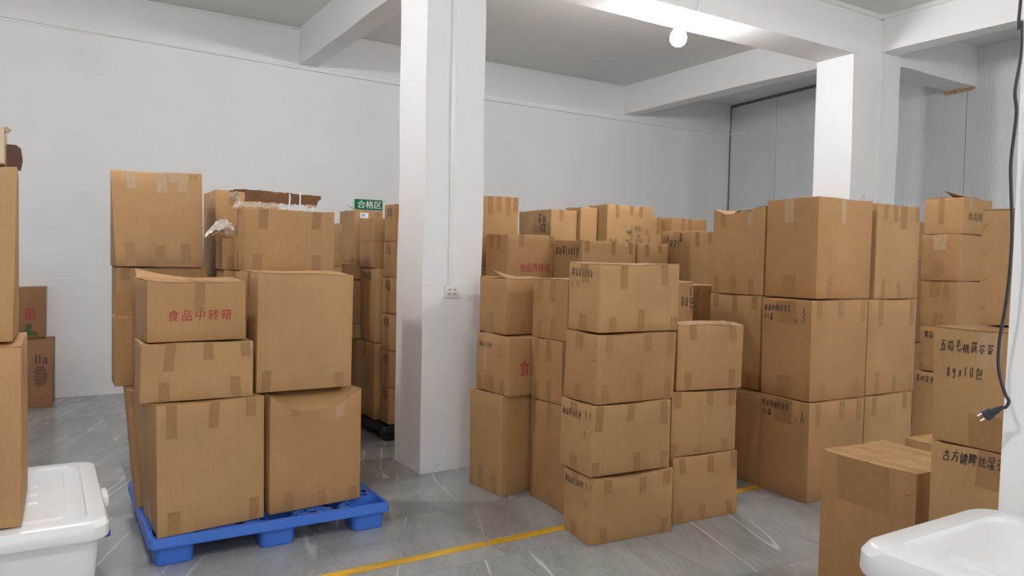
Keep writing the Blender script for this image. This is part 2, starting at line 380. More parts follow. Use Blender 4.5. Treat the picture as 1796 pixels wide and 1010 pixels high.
     {}, {}),
    ((0.385, 5.46, 0.8, 0.0, 0.55, 0.4, 0.66), 'carton directly below the tall leaning carton, mostly hidden', 'cartons on the blue pallet', 'f.1t8',
     {}, {}),
    ((0.325, 4.72, 0.8, 0.0, 0.3, 0.22, 0.39), 'carton with a raised front flap, leaning out at the left of the pallet load', 'cartons on the blue pallet', 'f.55b10',
     {}, {'flapup': 1}),
    ((0.385, 4.57, 0.15, 0.0, 0.5, 0.4, 0.65), 'carton in the bottom row behind the big front left carton on the blue pallet', 'cartons on the blue pallet', 'f.05t9',
     {'nt': (-0.012, 0.007, 0.0), 'nb': (0.037, -0.023, 0.0), 'lb': (0.051, -0.031, 0.0)}, {}),
    ((-0.53, 3.375, 0.506, -1.1, 0.45, 0.561, 0.688), 'lower carton of the two stacked on the left white storage bin', 'cartons against the back wall', 'r.35t16p r.5b12p',
     {}, {'top': 1}),
    ((-0.55, 3.478, 1.196, 0.0, 0.45, 0.45, 0.675), 'upper carton of the two stacked at the left edge, its top flaps open', 'cartons against the back wall', 'r.5t12p',
     {'rt': (0.008, -0.005, 0.0), 'rb': (-0.01, 0.006, 0.0)}, {}),
    ((-0.446, 8.75, 0.0, -3.1, 0.5, 0.452, 0.667), 'brown carton with black lettering and dark oval print, on floor by back wall', 'cartons against the back wall', 'r.5t20p',
     {'rb': (-0.005, 0.003, 0.0), 'bt': (0.005, -0.003, 0.0)}, {'blk': [('f', 0.7, 0.66, 0.13, 'lla')], 'cone': 1}),
    ((-0.454, 9.03, 0.667, -1.9, 0.45, 0.225, 0.518), 'brown carton with red characters and a green leaf print by the back wall', 'cartons against the back wall', 'r.4t30p',
     {'rt': (-0.004, 0.002, 0.0), 'bt': (0.009, -0.005, 0.0)}, {'red': [('f', 0.26, 0.37, 0.1, '生'), ('f', 0.6, 0.37, 0.1, '菌')], 'leaf': 1}),
    ((2.486, 5.96, 0.13, -1.9, 0.45, 0.235, 0.314), 'taped carton, bottom in the six-high column left of the white column', 'taped cartons in the column behind the pallet', 'l.5t26w5 l.55b9 f.6t14 f.25b9',
     {'lb': (-0.01, 0.006, 0.0), 'nb': (-0.004, 0.003, 0.0)}, {'write': [('l', 0.25, 0.93, 0.087, '草钱'), ('f', 0.3, 0.93, 0.087, '草包')]}),
    ((2.486, 5.953, 0.444, 0.0, 0.45, 0.235, 0.318), 'taped carton, fifth from the top in the six-high column left of the white column', 'taped cartons in the column behind the pallet', 'l.5t26w5 l.55b9 f.6t14 f.25b9',
     {}, {'write': [('l', 0.25, 0.93, 0.087, '草钱'), ('f', 0.3, 0.93, 0.087, '草包')]}),
    ((2.486, 5.94, 0.762, 0.0, 0.45, 0.235, 0.316), 'taped carton, fourth from the top in the six-high column left of the white column', 'taped cartons in the column behind the pallet', 'l.5t26w5 l.55b9 f.6t14 f.25b9',
     {}, {'write': [('l', 0.25, 0.93, 0.087, '草钱'), ('f', 0.3, 0.93, 0.087, '草包')]}),
    ((2.485, 5.927, 1.078, 0.0, 0.45, 0.235, 0.309), 'taped carton, third from the top in the six-high column left of the white column', 'taped cartons in the column behind the pallet', 'l.5t26w5 l.55b9 f.6t14 f.25b9',
     {}, {'write': [('l', 0.25, 0.93, 0.087, '草钱'), ('f', 0.3, 0.93, 0.087, '草包')]}),
    ((2.486, 5.916, 1.386, 0.0, 0.45, 0.235, 0.307), 'taped carton, second from the top in the six-high column left of the white column', 'taped cartons in the column behind the pallet', 'l.5t26w5 l.55b9 f.6t14 f.25b9',
     {}, {'write': [('l', 0.25, 0.93, 0.087, '草钱'), ('f', 0.3, 0.93, 0.087, '草包')]}),
    ((2.488, 5.908, 1.693, 0.0, 0.45, 0.235, 0.314), 'taped carton, topmost in the six-high column left of the white column', 'taped cartons in the column behind the pallet', 'l.5t26w5 l.55b9 f.6t14 f.25b9',
     {}, {'write': [('l', 0.25, 0.93, 0.087, '草钱'), ('f', 0.3, 0.93, 0.087, '草包')]}),
    ((2.442, 6.208, 0.13, 0.0, 0.55, 0.62, 0.673), 'tall bottom carton of the dark stack on the black pallet', 'taped cartons in the column behind the pallet', 'l.6t14',
     {}, {}),
    ((2.456, 6.219, 0.804, 0.0, 0.55, 0.38, 0.657), 'tall carton in the middle of the dark stack behind the blank pallet carton', 'taped cartons in the column behind the pallet', 'l.65b14 l.2b12',
     {'nb': (-0.01, 0.006, 0.0), 'nt': (0.012, -0.007, 0.0)}, {'write': [('l', 0.12, 0.95, 0.072, '草钱茶包')]}),
    ((2.449, 6.287, 1.461, 0.0, 0.55, 0.36, 0.443), 'small dark carton with a folded seam below the green sign', 'taped cartons in the column behind the pallet', 'l.2b14 l.5b13',
     {}, {'fold': 1}),
    ((2.445, 6.77, 1.493, 0.0, 0.282, 0.42, 0.503), 'tall carton with a small white sticker below the green sign', 'taped cartons in the column behind the pallet', 'f.8t5',
     {}, {'top': 2}),
    ((2.968, 1.197, -0.0, 0.3, 0.4, 0.42, 0.442), 'bottom carton of the near right stack, hidden behind the white storage bin', 'cartons in the near right stack', '',
     {}, {}),
    ((3.348, 5.5, 1.382, 0.0, 0.546, 0.38, 0.4), 'carton with red printed characters in the back row, right of the column', 'cartons stacked beside the white column', 'f.25t11 f.82t11 l.25t14w8 l.6t14w7 l.5b9',
     {}, {'red': [('f', 0.22, 0.2, 0.064, '食品周转箱')]}),
    ((3.111, 5.95, 1.482, 0.0, 0.62, 0.38, 0.655), 'olive carton with a row of tape strips at its top edge, next to the column', 'cartons stacked beside the white column', 'f.37t14 f.51t17 f.66t15 f.82t18 f.95t14',
     {}, {}),
    ((3.797, 5.05, 1.352, 0.0, 0.583, 0.406, 0.385), 'handwritten carton right behind the top of the front stack', 'cartons stacked beside the white column', 'f.1t11 f.58t12 f.9t11',
     {}, {'write': [('l', 0.06, 0.86, 0.072, '青钱草1000包'), ('l', 0.72, 0.94, 0.058, '5.2'), ('l', 0.8, 0.74, 0.058, '1')]}),
    ((4.823, 6.0, 1.704, 0.0, 0.618, 0.311, 0.44), 'carton with a dark mould stain and tape strips, highest in the back row', 'cartons stacked beside the white column', 'f.2t14 f.52t10 f.72t12 f.08b9 f.2b9 f.42b9 f.75b9 l.4t16p l.4b9p',
     {}, {'stain': 1}),
    ((4.6, 6.15, 1.651, 0.0, 0.21, 0.266, 0.46), 'narrow dark carton left of the mould-stained carton in the back row', 'cartons stacked beside the white column', 'l.4t14p',
     {}, {}),
    ((4.272, 6.2, 1.653, 0.0, 0.32, 0.596, 0.42), 'carton with black marker scrawl on its shaded side, back row', 'cartons stacked beside the white column', 'l.45t14p f.4t12 l.9t12p',
     {}, {'write': [('l', 0.6, 0.9, 0.109, '草包'), ('l', 0.66, 0.66, 0.087, '毛茶')]}),
    ((4.45, 5.1, 1.379, 0.0, 0.36, 0.33, 0.35), 'small carton between the handwritten back carton and the tall marked carton', 'cartons stacked beside the white column', 'f.3t12 f.72t8',
     {}, {}),
    ((4.933, 4.95, 1.255, 0.0, 0.45, 0.378, 0.6), 'tall carton with black pen marks left of the crushed-corner carton', 'cartons stacked beside the white column', 'f.2t14 f.55t10 l.5t16p',
     {}, {'write': [('l', 0.08, 0.94, 0.065, '3草'), ('l', 0.3, 0.86, 0.072, '钱茶5'), ('l', 0.62, 0.97, 0.087, '茶')]}),
    ((6.0, 6.3, 1.654, 0.0, 0.537, 0.35, 0.42), 'low wide carton at the far end of the back row under the grey wall', 'cartons stacked beside the white column', 'f.3t20 f.5t18',
     {}, {}),
    ((5.67, 6.45, 1.662, 0.0, 0.3, 0.38, 0.42), 'back carton seen just right of the mould-stained carton', 'cartons stacked beside the white column', 'f.85t20',
     {}, {}),
    ((3.535, 3.95, 1.029, 0.0, 0.45, 0.36, 0.4), 'handwritten carton peeking out right of the front stack', 'cartons in the stack left of the front stack', '',
     {}, {'write': [('f', 0.72, 0.74, 0.08, '00包'), ('f', 0.9, 0.9, 0.072, '5.2'), ('f', 0.93, 0.55, 0.058, '1')]}),
    ((4.287, 4.42, 0.983, 0.0, 0.5, 0.36, 0.4), 'shaded carton with a pale top edge in the gap before the tall right stack', 'cartons in the stack left of the front stack', 'f.4t30',
     {}, {'top': 1}),
    ((2.245, 6.66, 1.345, 0.0, 0.4, 0.5, 0.148), 'low carton on top of the stack under the stickered carton', 'taped cartons in the column behind the pallet', 'f.55t5p',
     {}, {}),
    ((2.202, 6.62, 0.94, 0.0, 0.45, 0.5, 0.405), 'carton partly hidden behind the blank pallet carton, second below the stickered one', 'taped cartons in the column behind the pallet', '',
     {}, {'top': 1}),
    ((2.207, 6.62, 0.805, 0.0, 0.45, 0.5, 0.135), 'flat carton third below the stickered one, in the dark gap', 'taped cartons in the column behind the pallet', '',
     {}, {}),
    ((1.631, 6.2, 1.467, 0.0, 0.5, 0.4, 0.37), 'carton edge standing behind the four-strip taped carton, left of the stickered one', 'taped cartons in the column behind the pallet', '',
     {}, {}),
    ((4.17, 2.2, 0.0, 0.0, 0.45, 0.25, 0.59), 'carton whose pale top just shows between the low near carton and the near right stack', 'cartons in the near right stack', '',
     {}, {'top': 1}),
    ((6.999, 4.3, 1.63, 0.0, 0.72, 0.4, 0.4), 'carton edge barely showing behind the far right stack beside the tall right stack', 'cartons in the far right stack', '',
     {}, {}),
    ((0.99, 5.24, 1.45, 0.0, 0.5, 0.3, 0.21), 'small worn carton with crumpled plastic on it, left of the tray-topped carton', 'cartons on the blue pallet', 'l.5t8 f.15b9w8',
     {}, {}),
]

# ---------------------------------------------------------------- helpers
def obj(name, bm, material, parent=None, smooth=False, loc=(0, 0, 0), yaw=0.0):
    me = bpy.data.meshes.new(name)
    bmesh.ops.recalc_face_normals(bm, faces=bm.faces)
    bm.to_mesh(me)
    bm.free()
    if smooth:
        for p in me.polygons:
            p.use_smooth = True
        me.set_sharp_from_angle(angle=math.radians(32))
    me.materials.append(material)
    o = bpy.data.objects.new(name, me)
    COL.objects.link(o)
    o.location = loc
    o.rotation_euler = (0, 0, yaw)
    if parent:
        o.parent = parent
    return o

def thing(name, label, cat, loc=(0, 0, 0), yaw=0.0, group=None):
    o = bpy.data.objects.new(name, None)
    COL.objects.link(o)
    o.empty_display_size = 0.1
    o.location = loc
    o.rotation_euler = (0, 0, yaw)
    return tag(o, label, cat, group)

def tag(o, label, cat, group=None):
    o['label'] = label
    o['category'] = cat
    if group:
        o['group'] = group
    return o

def struct(name, bm, material, smooth=False):
    o = obj(name, bm, material, None, smooth)
    o['kind'] = 'structure'
    return o

def add_box(bm, x0, x1, y0, y1, z0, z1, bevel=0.0, seg=2):
    vs = [bm.verts.new((x, y, z)) for x in (x0, x1) for y in (y0, y1) for z in (z0, z1)]
    fs = [(0, 1, 3, 2), (4, 6, 7, 5), (0, 4, 5, 1), (2, 3, 7, 6), (0, 2, 6, 4), (1, 5, 7, 3)]
    faces = [bm.faces.new([vs[i] for i in f]) for f in fs]
    if bevel > 0:
        edges = list({e for f in faces for e in f.edges})
        bmesh.ops.bevel(bm, geom=edges, offset=bevel, segments=seg, affect='EDGES', profile=0.5)
    return bm

def box_bm(*a, **k):
    return add_box(bmesh.new(), *a, **k)

def add_tube(bm, pts, r, n=10, cap=True):
    pts = [Vector(p) for p in pts]
    rings = []
    ref = Vector((0.3, 0.9, 0.2)).normalized()
    for i, p in enumerate(pts):
        t = (pts[min(i+1, len(pts)-1)] - pts[max(i-1, 0)]).normalized()
        a = t.cross(ref)
        if a.length < 1e-3:
            a = t.cross(Vector((1, 0, 0)))
        a.normalize()
        bb = t.cross(a)
        rr = r[i] if isinstance(r, (list, tuple)) else r
        rings.append([bm.verts.new(p + (a*math.cos(2*math.pi*k/n) + bb*math.sin(2*math.pi*k/n))*rr) for k in range(n)])
    for A, B in zip(rings, rings[1:]):
        for k in range(n):
            bm.faces.new((A[k], A[(k+1) % n], B[(k+1) % n], B[k]))
    if cap:
        bm.faces.new(rings[0])
        bm.faces.new(rings[-1])
    return bm

def add_lathe(bm, prof, n=32, centre=(0, 0)):
    rings = []
    for r, z in prof:
        if r < 1e-5:
            rings.append([bm.verts.new((centre[0], centre[1], z))])
        else:
            rings.append([bm.verts.new((centre[0]+r*math.cos(2*math.pi*k/n), centre[1]+r*math.sin(2*math.pi*k/n), z)) for k in range(n)])
    for A, B in zip(rings, rings[1:]):
        for k in range(n):
            a, b_ = A[k % len(A)], A[(k+1) % n % len(A)]
            c, d = B[(k+1) % n % len(B)], B[k % len(B)]
            q = []
            for v in (a, b_, c, d):
                if v not in q:
                    q.append(v)
            if len(q) > 2:
                bm.faces.new(q)
    return bm

def rrect(x0, x1, y0, y1, r, n=6):
    out = []
    for cx, cy, a0 in ((x1-r, y1-r, 0), (x0+r, y1-r, 90), (x0+r, y0+r, 180), (x1-r, y0+r, 270)):
        for k in range(n+1):
            a = math.radians(a0 + 90*k/n)
            out.append((cx + r*math.cos(a), cy + r*math.sin(a)))
    return out

def loft(bm, loops, cap0=False, cap1=False):
    rings = [[bm.verts.new(p) for p in L_] for L_ in loops]
    n = len(rings[0])
    for A, B in zip(rings, rings[1:]):
        for k in range(n):
            bm.faces.new((A[k], A[(k+1) % n], B[(k+1) % n], B[k]))
    if cap0:
        bm.faces.new(rings[0])
    if cap1:
        bm.faces.new(rings[-1])
    return bm

# ---------------------------------------------------------------- lettering
def glyphs(text):
    """outline of printed characters as (verts, faces), height about 1"""
    cu = bpy.data.curves.new('lettering', 'FONT')
    cu.body = text
    cu.resolution_u = 3
    o = bpy.data.objects.new('lettering', cu)
    COL.objects.link(o)
    dg = bpy.context.evaluated_depsgraph_get()
    me = bpy.data.meshes.new_from_object(o.evaluated_get(dg))
    vs = [tuple(v.co[:2]) for v in me.vertices]
    fs = [tuple(p.vertices) for p in me.polygons]
    bpy.data.objects.remove(o)
    bpy.data.curves.remove(cu)
    bpy.data.meshes.remove(me)
    return vs, fs

GRASS = [[(8, 84), (92, 86)], [(35, 97), (33, 74)], [(66, 97), (64, 74)]]
PEN = {
 '五': [[(10, 90), (88, 92)], [(45, 90), (36, 10)], [(18, 55), (75, 58), (72, 10)], [(5, 8), (95, 10)]],
 '指': [[(5, 72), (40, 78)], [(25, 95), (25, 10), (14, 18)], [(5, 35), (40, 50)], [(58, 95), (55, 65), (92, 65)], [(88, 88), (58, 75)], [(55, 48), (55, 5)], [(55, 48), (90, 50), (88, 5)], [(57, 27), (87, 28)], [(55, 6), (88, 7)]],
 '毛': [[(75, 95), (25, 85)], [(20, 65), (80, 70)], [(10, 42), (90, 48)], [(48, 88), (46, 15), (60, 5), (95, 8), (95, 22)]],
 '桃': [[(5, 68), (42, 72)], [(24, 95), (24, 5)], [(24, 65), (5, 30)], [(24, 60), (40, 42)], [(60, 92), (58, 35), (45, 8)], [(75, 92), (74, 15), (84, 6), (97, 10), (97, 22)], [(48, 72), (56, 58)], [(46, 35), (57, 45)], [(95, 75), (80, 60)], [(80, 48), (96, 32)]],
 '茯': GRASS + [[(32, 66), (10, 35)], [(24, 50), (24, 3)], [(38, 42), (92, 46)], [(64, 66), (60, 35), (36, 4)], [(64, 40), (92, 4)], [(78, 64), (86, 54)]],
 '苓': GRASS + [[(50, 68), (8, 38)], [(50, 68), (92, 36)], [(42, 46), (54, 38)], [(28, 28), (70, 30), (48, 8)], [(42, 18), (58, 4)]],
 '茶': GRASS + [[(50, 70), (8, 42)], [(50, 70), (92, 42)], [(25, 36), (76, 38)], [(50, 54), (50, 2), (42, 8)], [(42, 26), (18, 8)], [(58, 26), (82, 8)]],
 '叶': [[(8, 80), (8, 40), (36, 42), (36, 80), (8, 80)], [(45, 62), (96, 64)], [(70, 95), (70, 4)]],
 '包': [[(35, 95), (10, 60)], [(28, 80), (85, 82), (82, 35), (70, 38)], [(25, 58), (62, 60), (60, 38), (25, 38)], [(25, 58), (24, 12), (35, 4), (92, 6), (92, 20)]],
 '桂': [[(5, 68), (42, 72)], [(24, 95), (24, 5)], [(24, 65), (5, 30)], [(24, 60), (40, 42)], [(52, 82), (92, 84)], [(72, 97), (72, 56)], [(46, 58), (97, 60)], [(54, 36), (92, 38)], [(72, 56), (72, 8)], [(44, 8), (98, 9)]],
 '古': [[(10, 72), (90, 75)], [(50, 98), (49, 48)], [(22, 46), (22, 3)], [(22, 46), (80, 48), (78, 4)], [(22, 6), (78, 7)]],
 '方': [[(48, 98), (56, 86)], [(8, 75), (92, 78)], [(45, 75), (35, 35), (10, 3)], [(42, 52), (80, 54), (74, 8), (60, 12)]],
 '健': [[(25, 95), (5, 55)], [(17, 70), (17, 3)], [(32, 80), (48, 82), (34, 50), (48, 50), (36, 20), (22, 5)], [(34, 35), (55, 8), (98, 3)], [(55, 80), (90, 82), (88, 58)], [(50, 68), (98, 70)], [(55, 57), (90, 58)], [(55, 44), (92, 45)], [(50, 30), (95, 31)], [(72, 95), (72, 14)]],
 '脾': [[(12, 90), (12, 40), (4, 5)], [(12, 90), (34, 90), (34, 8), (26, 12)], [(12, 65), (34, 66)], [(12, 42), (34, 43)], [(68, 98), (62, 88)], [(48, 86), (48, 50)], [(48, 86), (90, 87), (89, 50)], [(48, 68), (89, 69)], [(48, 51), (89, 52)], [(68, 86), (66, 52), (45, 30)], [(42, 28), (98, 30)], [(72, 45), (72, 2)]],
 '祛': [[(22, 98), (30, 86)], [(6, 76), (40, 78), (8, 40)], [(24, 58), (24, 3)], [(28, 50), (40, 38)], [(50, 76), (92, 78)], [(70, 96), (70, 48)], [(45, 48), (97, 50)], [(66, 48), (50, 12), (90, 16)], [(80, 32), (94, 5)]],
 '湿': [[(10, 92), (22, 82)], [(4, 65), (16, 55)], [(5, 8), (22, 38)], [(40, 90), (40, 52)], [(40, 90), (85, 91), (84, 53)], [(40, 71), (84, 72)], [(40, 53), (84, 54)], [(54, 48), (54, 8)], [(70, 48), (70, 8)], [(36, 36), (44, 18)], [(90, 38), (80, 18)], [(30, 5), (96, 7)]],
 '瘦': [[(50, 98), (56, 90)], [(20, 86), (95, 88)], [(22, 86), (20, 40), (5, 5)], [(6, 70), (14, 60)], [(2, 35), (18, 48)], [(40, 76), (40, 45), (85, 45), (85, 76)], [(62, 80), (62, 38)], [(40, 62), (85, 62)], [(38, 32), (80, 34), (35, 4)], [(45, 26), (92, 4)]],
 '身': [[(55, 98), (42, 86)], [(28, 84), (28, 30)], [(28, 84), (75, 86), (74, 5), (60, 10)], [(28, 66), (74, 68)], [(28, 48), (74, 50)], [(8, 28), (92, 38)], [(70, 34), (10, 4)]],
 '的': [[(25, 98), (15, 82)], [(10, 80), (10, 15)], [(10, 80), (42, 80), (42, 15)], [(10, 48), (42, 48)], [(10, 17), (42, 17)], [(65, 98), (52, 65)], [(60, 80), (94, 82), (88, 8), (74, 14)], [(62, 52), (74, 38)]],
 '盒': [[(50, 98), (10, 70)], [(50, 98), (92, 70)], [(32, 72), (68, 73)], [(32, 60), (32, 44), (68, 44), (68, 60), (32, 60)], [(20, 34), (20, 6)], [(20, 34), (80, 35), (80, 6)], [(40, 34), (40, 6)], [(60, 34), (60, 6)], [(4, 4), (97, 5)]],
 '青': [[(15, 88), (85, 90)], [(20, 74), (80, 76)], [(8, 60), (92, 62)], [(50, 98), (50, 60)], [(26, 50), (24, 3)], [(26, 50), (75, 51), (74, 4), (64, 8)], [(26, 36), (75, 37)], [(26, 22), (75, 23)]],
 '钱': [[(28, 98), (6, 65)], [(16, 80), (42, 82)], [(12, 58), (42, 60)], [(8, 36), (44, 38)], [(27, 58), (27, 5), (45, 22)], [(52, 70), (92, 76)], [(48, 45), (96, 52)], [(66, 98), (72, 40), (95, 4), (98, 20)], [(90, 35), (50, 5)]],
 '草': GRASS + [[(30, 66), (30, 36), (70, 36), (70, 66), (30, 66)], [(30, 51), (70, 51)], [(8, 22), (92, 24)], [(50, 36), (50, 2)]],
 '0': [[(40, 90), (18, 60), (22, 20), (45, 8), (66, 35), (62, 75), (40, 90)]],
 '1': [[(42, 92), (38, 6)]],
 '2': [[(15, 75), (35, 92), (60, 75), (15, 10), (70, 8)]],
 '3': [[(15, 88), (55, 85), (30, 55), (60, 35), (45, 8), (12, 14)]],
 '4': [[(45, 92), (12, 40), (70, 40)], [(52, 60), (48, 4)]],
 '5': [[(65, 92), (28, 90), (22, 58), (55, 50), (52, 15), (15, 10)]],
 '7': [[(15, 88), (65, 90), (30, 5)]],
 '8': [[(55, 85), (25, 88), (25, 62), (60, 35), (40, 6), (15, 22), (30, 45), (60, 75), (55, 85)]],
 'g': [[(55, 85), (25, 82), (22, 52), (50, 50), (58, 85), (58, 15), (35, -6), (15, 8)]],
 '×': [[(15, 75), (70, 15)], [(68, 78), (12, 12)]],
 '.': [[(20, 12), (28, 8)]],
}

class Shape:
    """a slightly bulged, dented cardboard box: local frame with the near bottom corner at the origin"""
    def __init__(s, w, d, h, dc, bulge, sag, sagl):
        s.w, s.d, s.h = w, d, h
        s.c = {}
        for a in (0, 1):
            for b_ in (0, 1):
                for c in (0, 1):
                    k = {(0, 0): 'n', (1, 0): 'r', (0, 1): 'l', (1, 1): 'b'}[(a, b_)] + 'bt'[c]
                    s.c[(a, b_, c)] = Vector((a*w, b_*d, c*h)) + Vector(dc.get(k, (0, 0, 0)))
        s.bx = [R.uniform(-0.002, bulge) for _ in range(2)]
        s.by = [R.uniform(-0.002, bulge) for _ in range(2)]
        s.bt = R.uniform(0.0, 0.006)
        s.sag, s.sagl = sag, sagl
        s.ph = R.uniform(0, 6)
    def at(s, a, b, c):
        p = Vector((0, 0, 0))
        for (i, j, k), v in s.c.items():
            wt = (a if i else 1-a)*(b if j else 1-b)*(c if k else 1-c)
            if wt:
                p += v*wt
        sa, sb, s_c = math.sin(math.pi*min(1, max(0, a))), math.sin(math.pi*min(1, max(0, b))), math.sin(math.pi*min(1, max(0, c)))
        wob = 1 + 0.5*math.sin(5*a + 4*c + 3*b + s.ph)
        p.y += (-s.by[0]*(1-b) + s.by[1]*b)*sa*s_c*wob
        p.x += (-s.bx[0]*(1-a) + s.bx[1]*a)*sb*s_c*wob
        p.z -= s.bt*sa*sb*c
        # soft waviness of the top rim
        p.z -= 0.003*c**6*(1 + math.sin(7*a + 5*b + s.ph))*(1 if 0.02 < a < 0.98 or 0.02 < b < 0.98 else 0)
        if s.sag:
            k = max(0.0, 1 - b/0.6)
            p.z -= s.sag*(sa**0.75)*(k**1.6)*c**4
        if s.sagl:
            k = max(0.0, 1 - a/0.7)
            p.z -= s.sagl*math.exp(-((1-b-0.30)/0.20)**2)*(k**1.5)*c**4
            p.z -= 0.4*s.sagl*math.exp(-((1-b-0.7)/0.12)**2)*k*c**4
        return p
    def face(s, f, u, v, off=0.0):
        if f == 'f':
            p, n = s.at(u, 0, v), Vector((0, -1, 0))
        elif f == 'l':
            p, n = s.at(0, 1-u, v), Vector((-1, 0, 0))
        elif f == 'r':
            p, n = s.at(1, u, v), Vector((1, 0, 0))
        else:
            p, n = s.at(u, v, 1), Vector((0, 0, 1))
        return p + n*off
    def lift(s, a, b):
        return 0.0012*max(0.0, 1 - abs(b-0.5)/0.5)*(1 + math.sin(4*a + s.ph))
    def size(s, f):
        return (s.w, s.h) if f == 'f' else ((s.d, s.h) if f in 'lr' else (s.w, s.d))
    def body(s, r=0.0045, n=7):
        dims = (s.w, s.d, s.h)
        ax = []
        for D in dims:
            e = r/D
            ax.append([0.0, e] + [e + (1-2*e)*k/n for k in range(1, n)] + [1-e, 1.0])
        bm = bmesh.new()
        cache = {}
        K = len(ax[0]) - 1
        def vert(i, j, k):
            key = (i, j, k)
            if key not in cache:
                t = (ax[0][i], ax[1][j], ax[2][k])
                q, dlt = [], []
                for x, D in zip(t, dims):
                    m_ = min(max(x*D, r), D-r)
                    q.append(m_)
                    dlt.append(x*D - m_)
                dv = Vector(dlt)
                if dv.length > 1e-9:
                    dv = dv.normalized()*r
                pp = [(qq+dd)/D for qq, dd, D in zip(q, dv, dims)]
                cache[key] = bm.verts.new(s.at(*pp))
            return cache[key]
        for i in range(K):
            for j in range(K):
                for q in ((0, 0), (0, K), (1, 0), (1, K), (2, 0), (2, K)):
                    A = [(i, j), (i+1, j), (i+1, j+1), (i, j+1)]
                    if q[1]:
                        A.reverse()
                    vs = []
                    for x, y in A:
                        idx = [x, y]
                        idx.insert(q[0], q[1])
                        vs.append(vert(*idx))
                    bm.faces.new(vs)
        return bm
    def strip(s, f, u0, u1, v0, v1, off, slant=0.0, nu=2, nv=6):
        bm = bmesh.new()
        G_ = [[bm.verts.new(s.face(f, u0 + (u1-u0)*i/nu + slant*(1-j/nv), v0 + (v1-v0)*j/nv, off + (s.lift(u0 + (u1-u0)*i/nu, v0 + (v1-v0)*j/nv) if f == 't' else 0.0))) for i in range(nu+1)] for j in range(nv+1)]
        for j in range(nv):
            for i in range(nu):
                bm.faces.new((G_[j][i], G_[j][i+1], G_[j+1][i+1], G_[j+1][i]))
        return bm

def pen_writing(sh, f, u, v, size, text, parent, off=0.0016):
    """hand strokes laid on a face; u, v is the top left of the first character"""
    W, H = sh.size(f)
    bm = bmesh.new()
    x = 0.0
    t = max(0.0022, size*0.085)
    for ch in text:
        if ch == ' ':
            x += size*0.5
            continue
        tall = size*R.uniform(0.92, 1.12)
        wid = size*(0.44 if ch in '0123456789g×.' else 0.60)
        dy = R.uniform(-0.10, 0.06)*size
        sl = R.uniform(0.06, 0.20)
        for st in PEN[ch]:
            pts = []
            for px, py in st:
                jx, jy = R.uniform(-4, 4), R.uniform(-4, 4)
                pts.append(((px+jx)/100, (py+jy)/100))
            fine = []
            for (ax_, ay), (bx, by) in zip(pts, pts[1:]):
                for k in range(3):
                    fine.append((ax_+(bx-ax_)*k/3, ay+(by-ay)*k/3))
            fine.append(pts[-1])
            P = [(x + (a + sl*b_)*wid, -size + b_*tall + dy) for a, b_ in fine]
            L_, Rr = [], []
            for i, (a, b_) in enumerate(P):
                p0, p1 = P[max(0, i-1)], P[min(len(P)-1, i+1)]
                dx, dz = p1[0]-p0[0], p1[1]-p0[1]
                ln = math.hypot(dx, dz) or 1
                th = t*(0.55 + 0.45*math.sin(math.pi*(i+0.6)/(len(P)+0.2)))*0.5
                nx, nz = -dz/ln*th, dx/ln*th
                L_.append(bm.verts.new(sh.face(f, u+(a+nx)/W, v+(b_+nz)/H, off)))
                Rr.append(bm.verts.new(sh.face(f, u+(a-nx)/W, v+(b_-nz)/H, off)))
            for i in range(len(P)-1):
                bm.faces.new((L_[i], Rr[i], Rr[i+1], L_[i+1]))
        x += wid*1.10 + size*0.03
    return obj('handwriting', bm, INK, parent)

def print_lettering(sh, f, u, v, size, text, parent, material, spread=1.0, slant=0.0, off=0.0016, wobble=0.0, tall=1.0):
    W, H = sh.size(f)
    bm = bmesh.new()
    x = 0.0
    for ch in text:
        vs, fs = glyphs(ch)
        wmax = max(p[0] for p in vs)
        dy = R.uniform(-wobble, wobble)*size
        nv = [bm.verts.new(sh.face(f, u + (x + (px + slant*py)*size)/W, v + (py*size*tall + dy)/H, off)) for px, py in vs]
        for fc in fs:
            try:
                bm.faces.new([nv[i] for i in fc])
            except ValueError:
                pass
        x += size*(1.0 if ord(ch) > 300 else wmax + 0.08)*spread
    return obj('printed_lettering', bm, material, parent)

def parse_tape(tok):
    import re
    m_ = re.match(r'([flrt])(\.\d+)([tbxy])(\d*)(?:w(\d+))?(p?)$', tok)
    f, u, k, ln, wd, pale = m_.groups()
    return f, float(u), k, (float(ln)/100 if ln else 0.0), (float(wd)/100 if wd else 0.05), bool(pale)

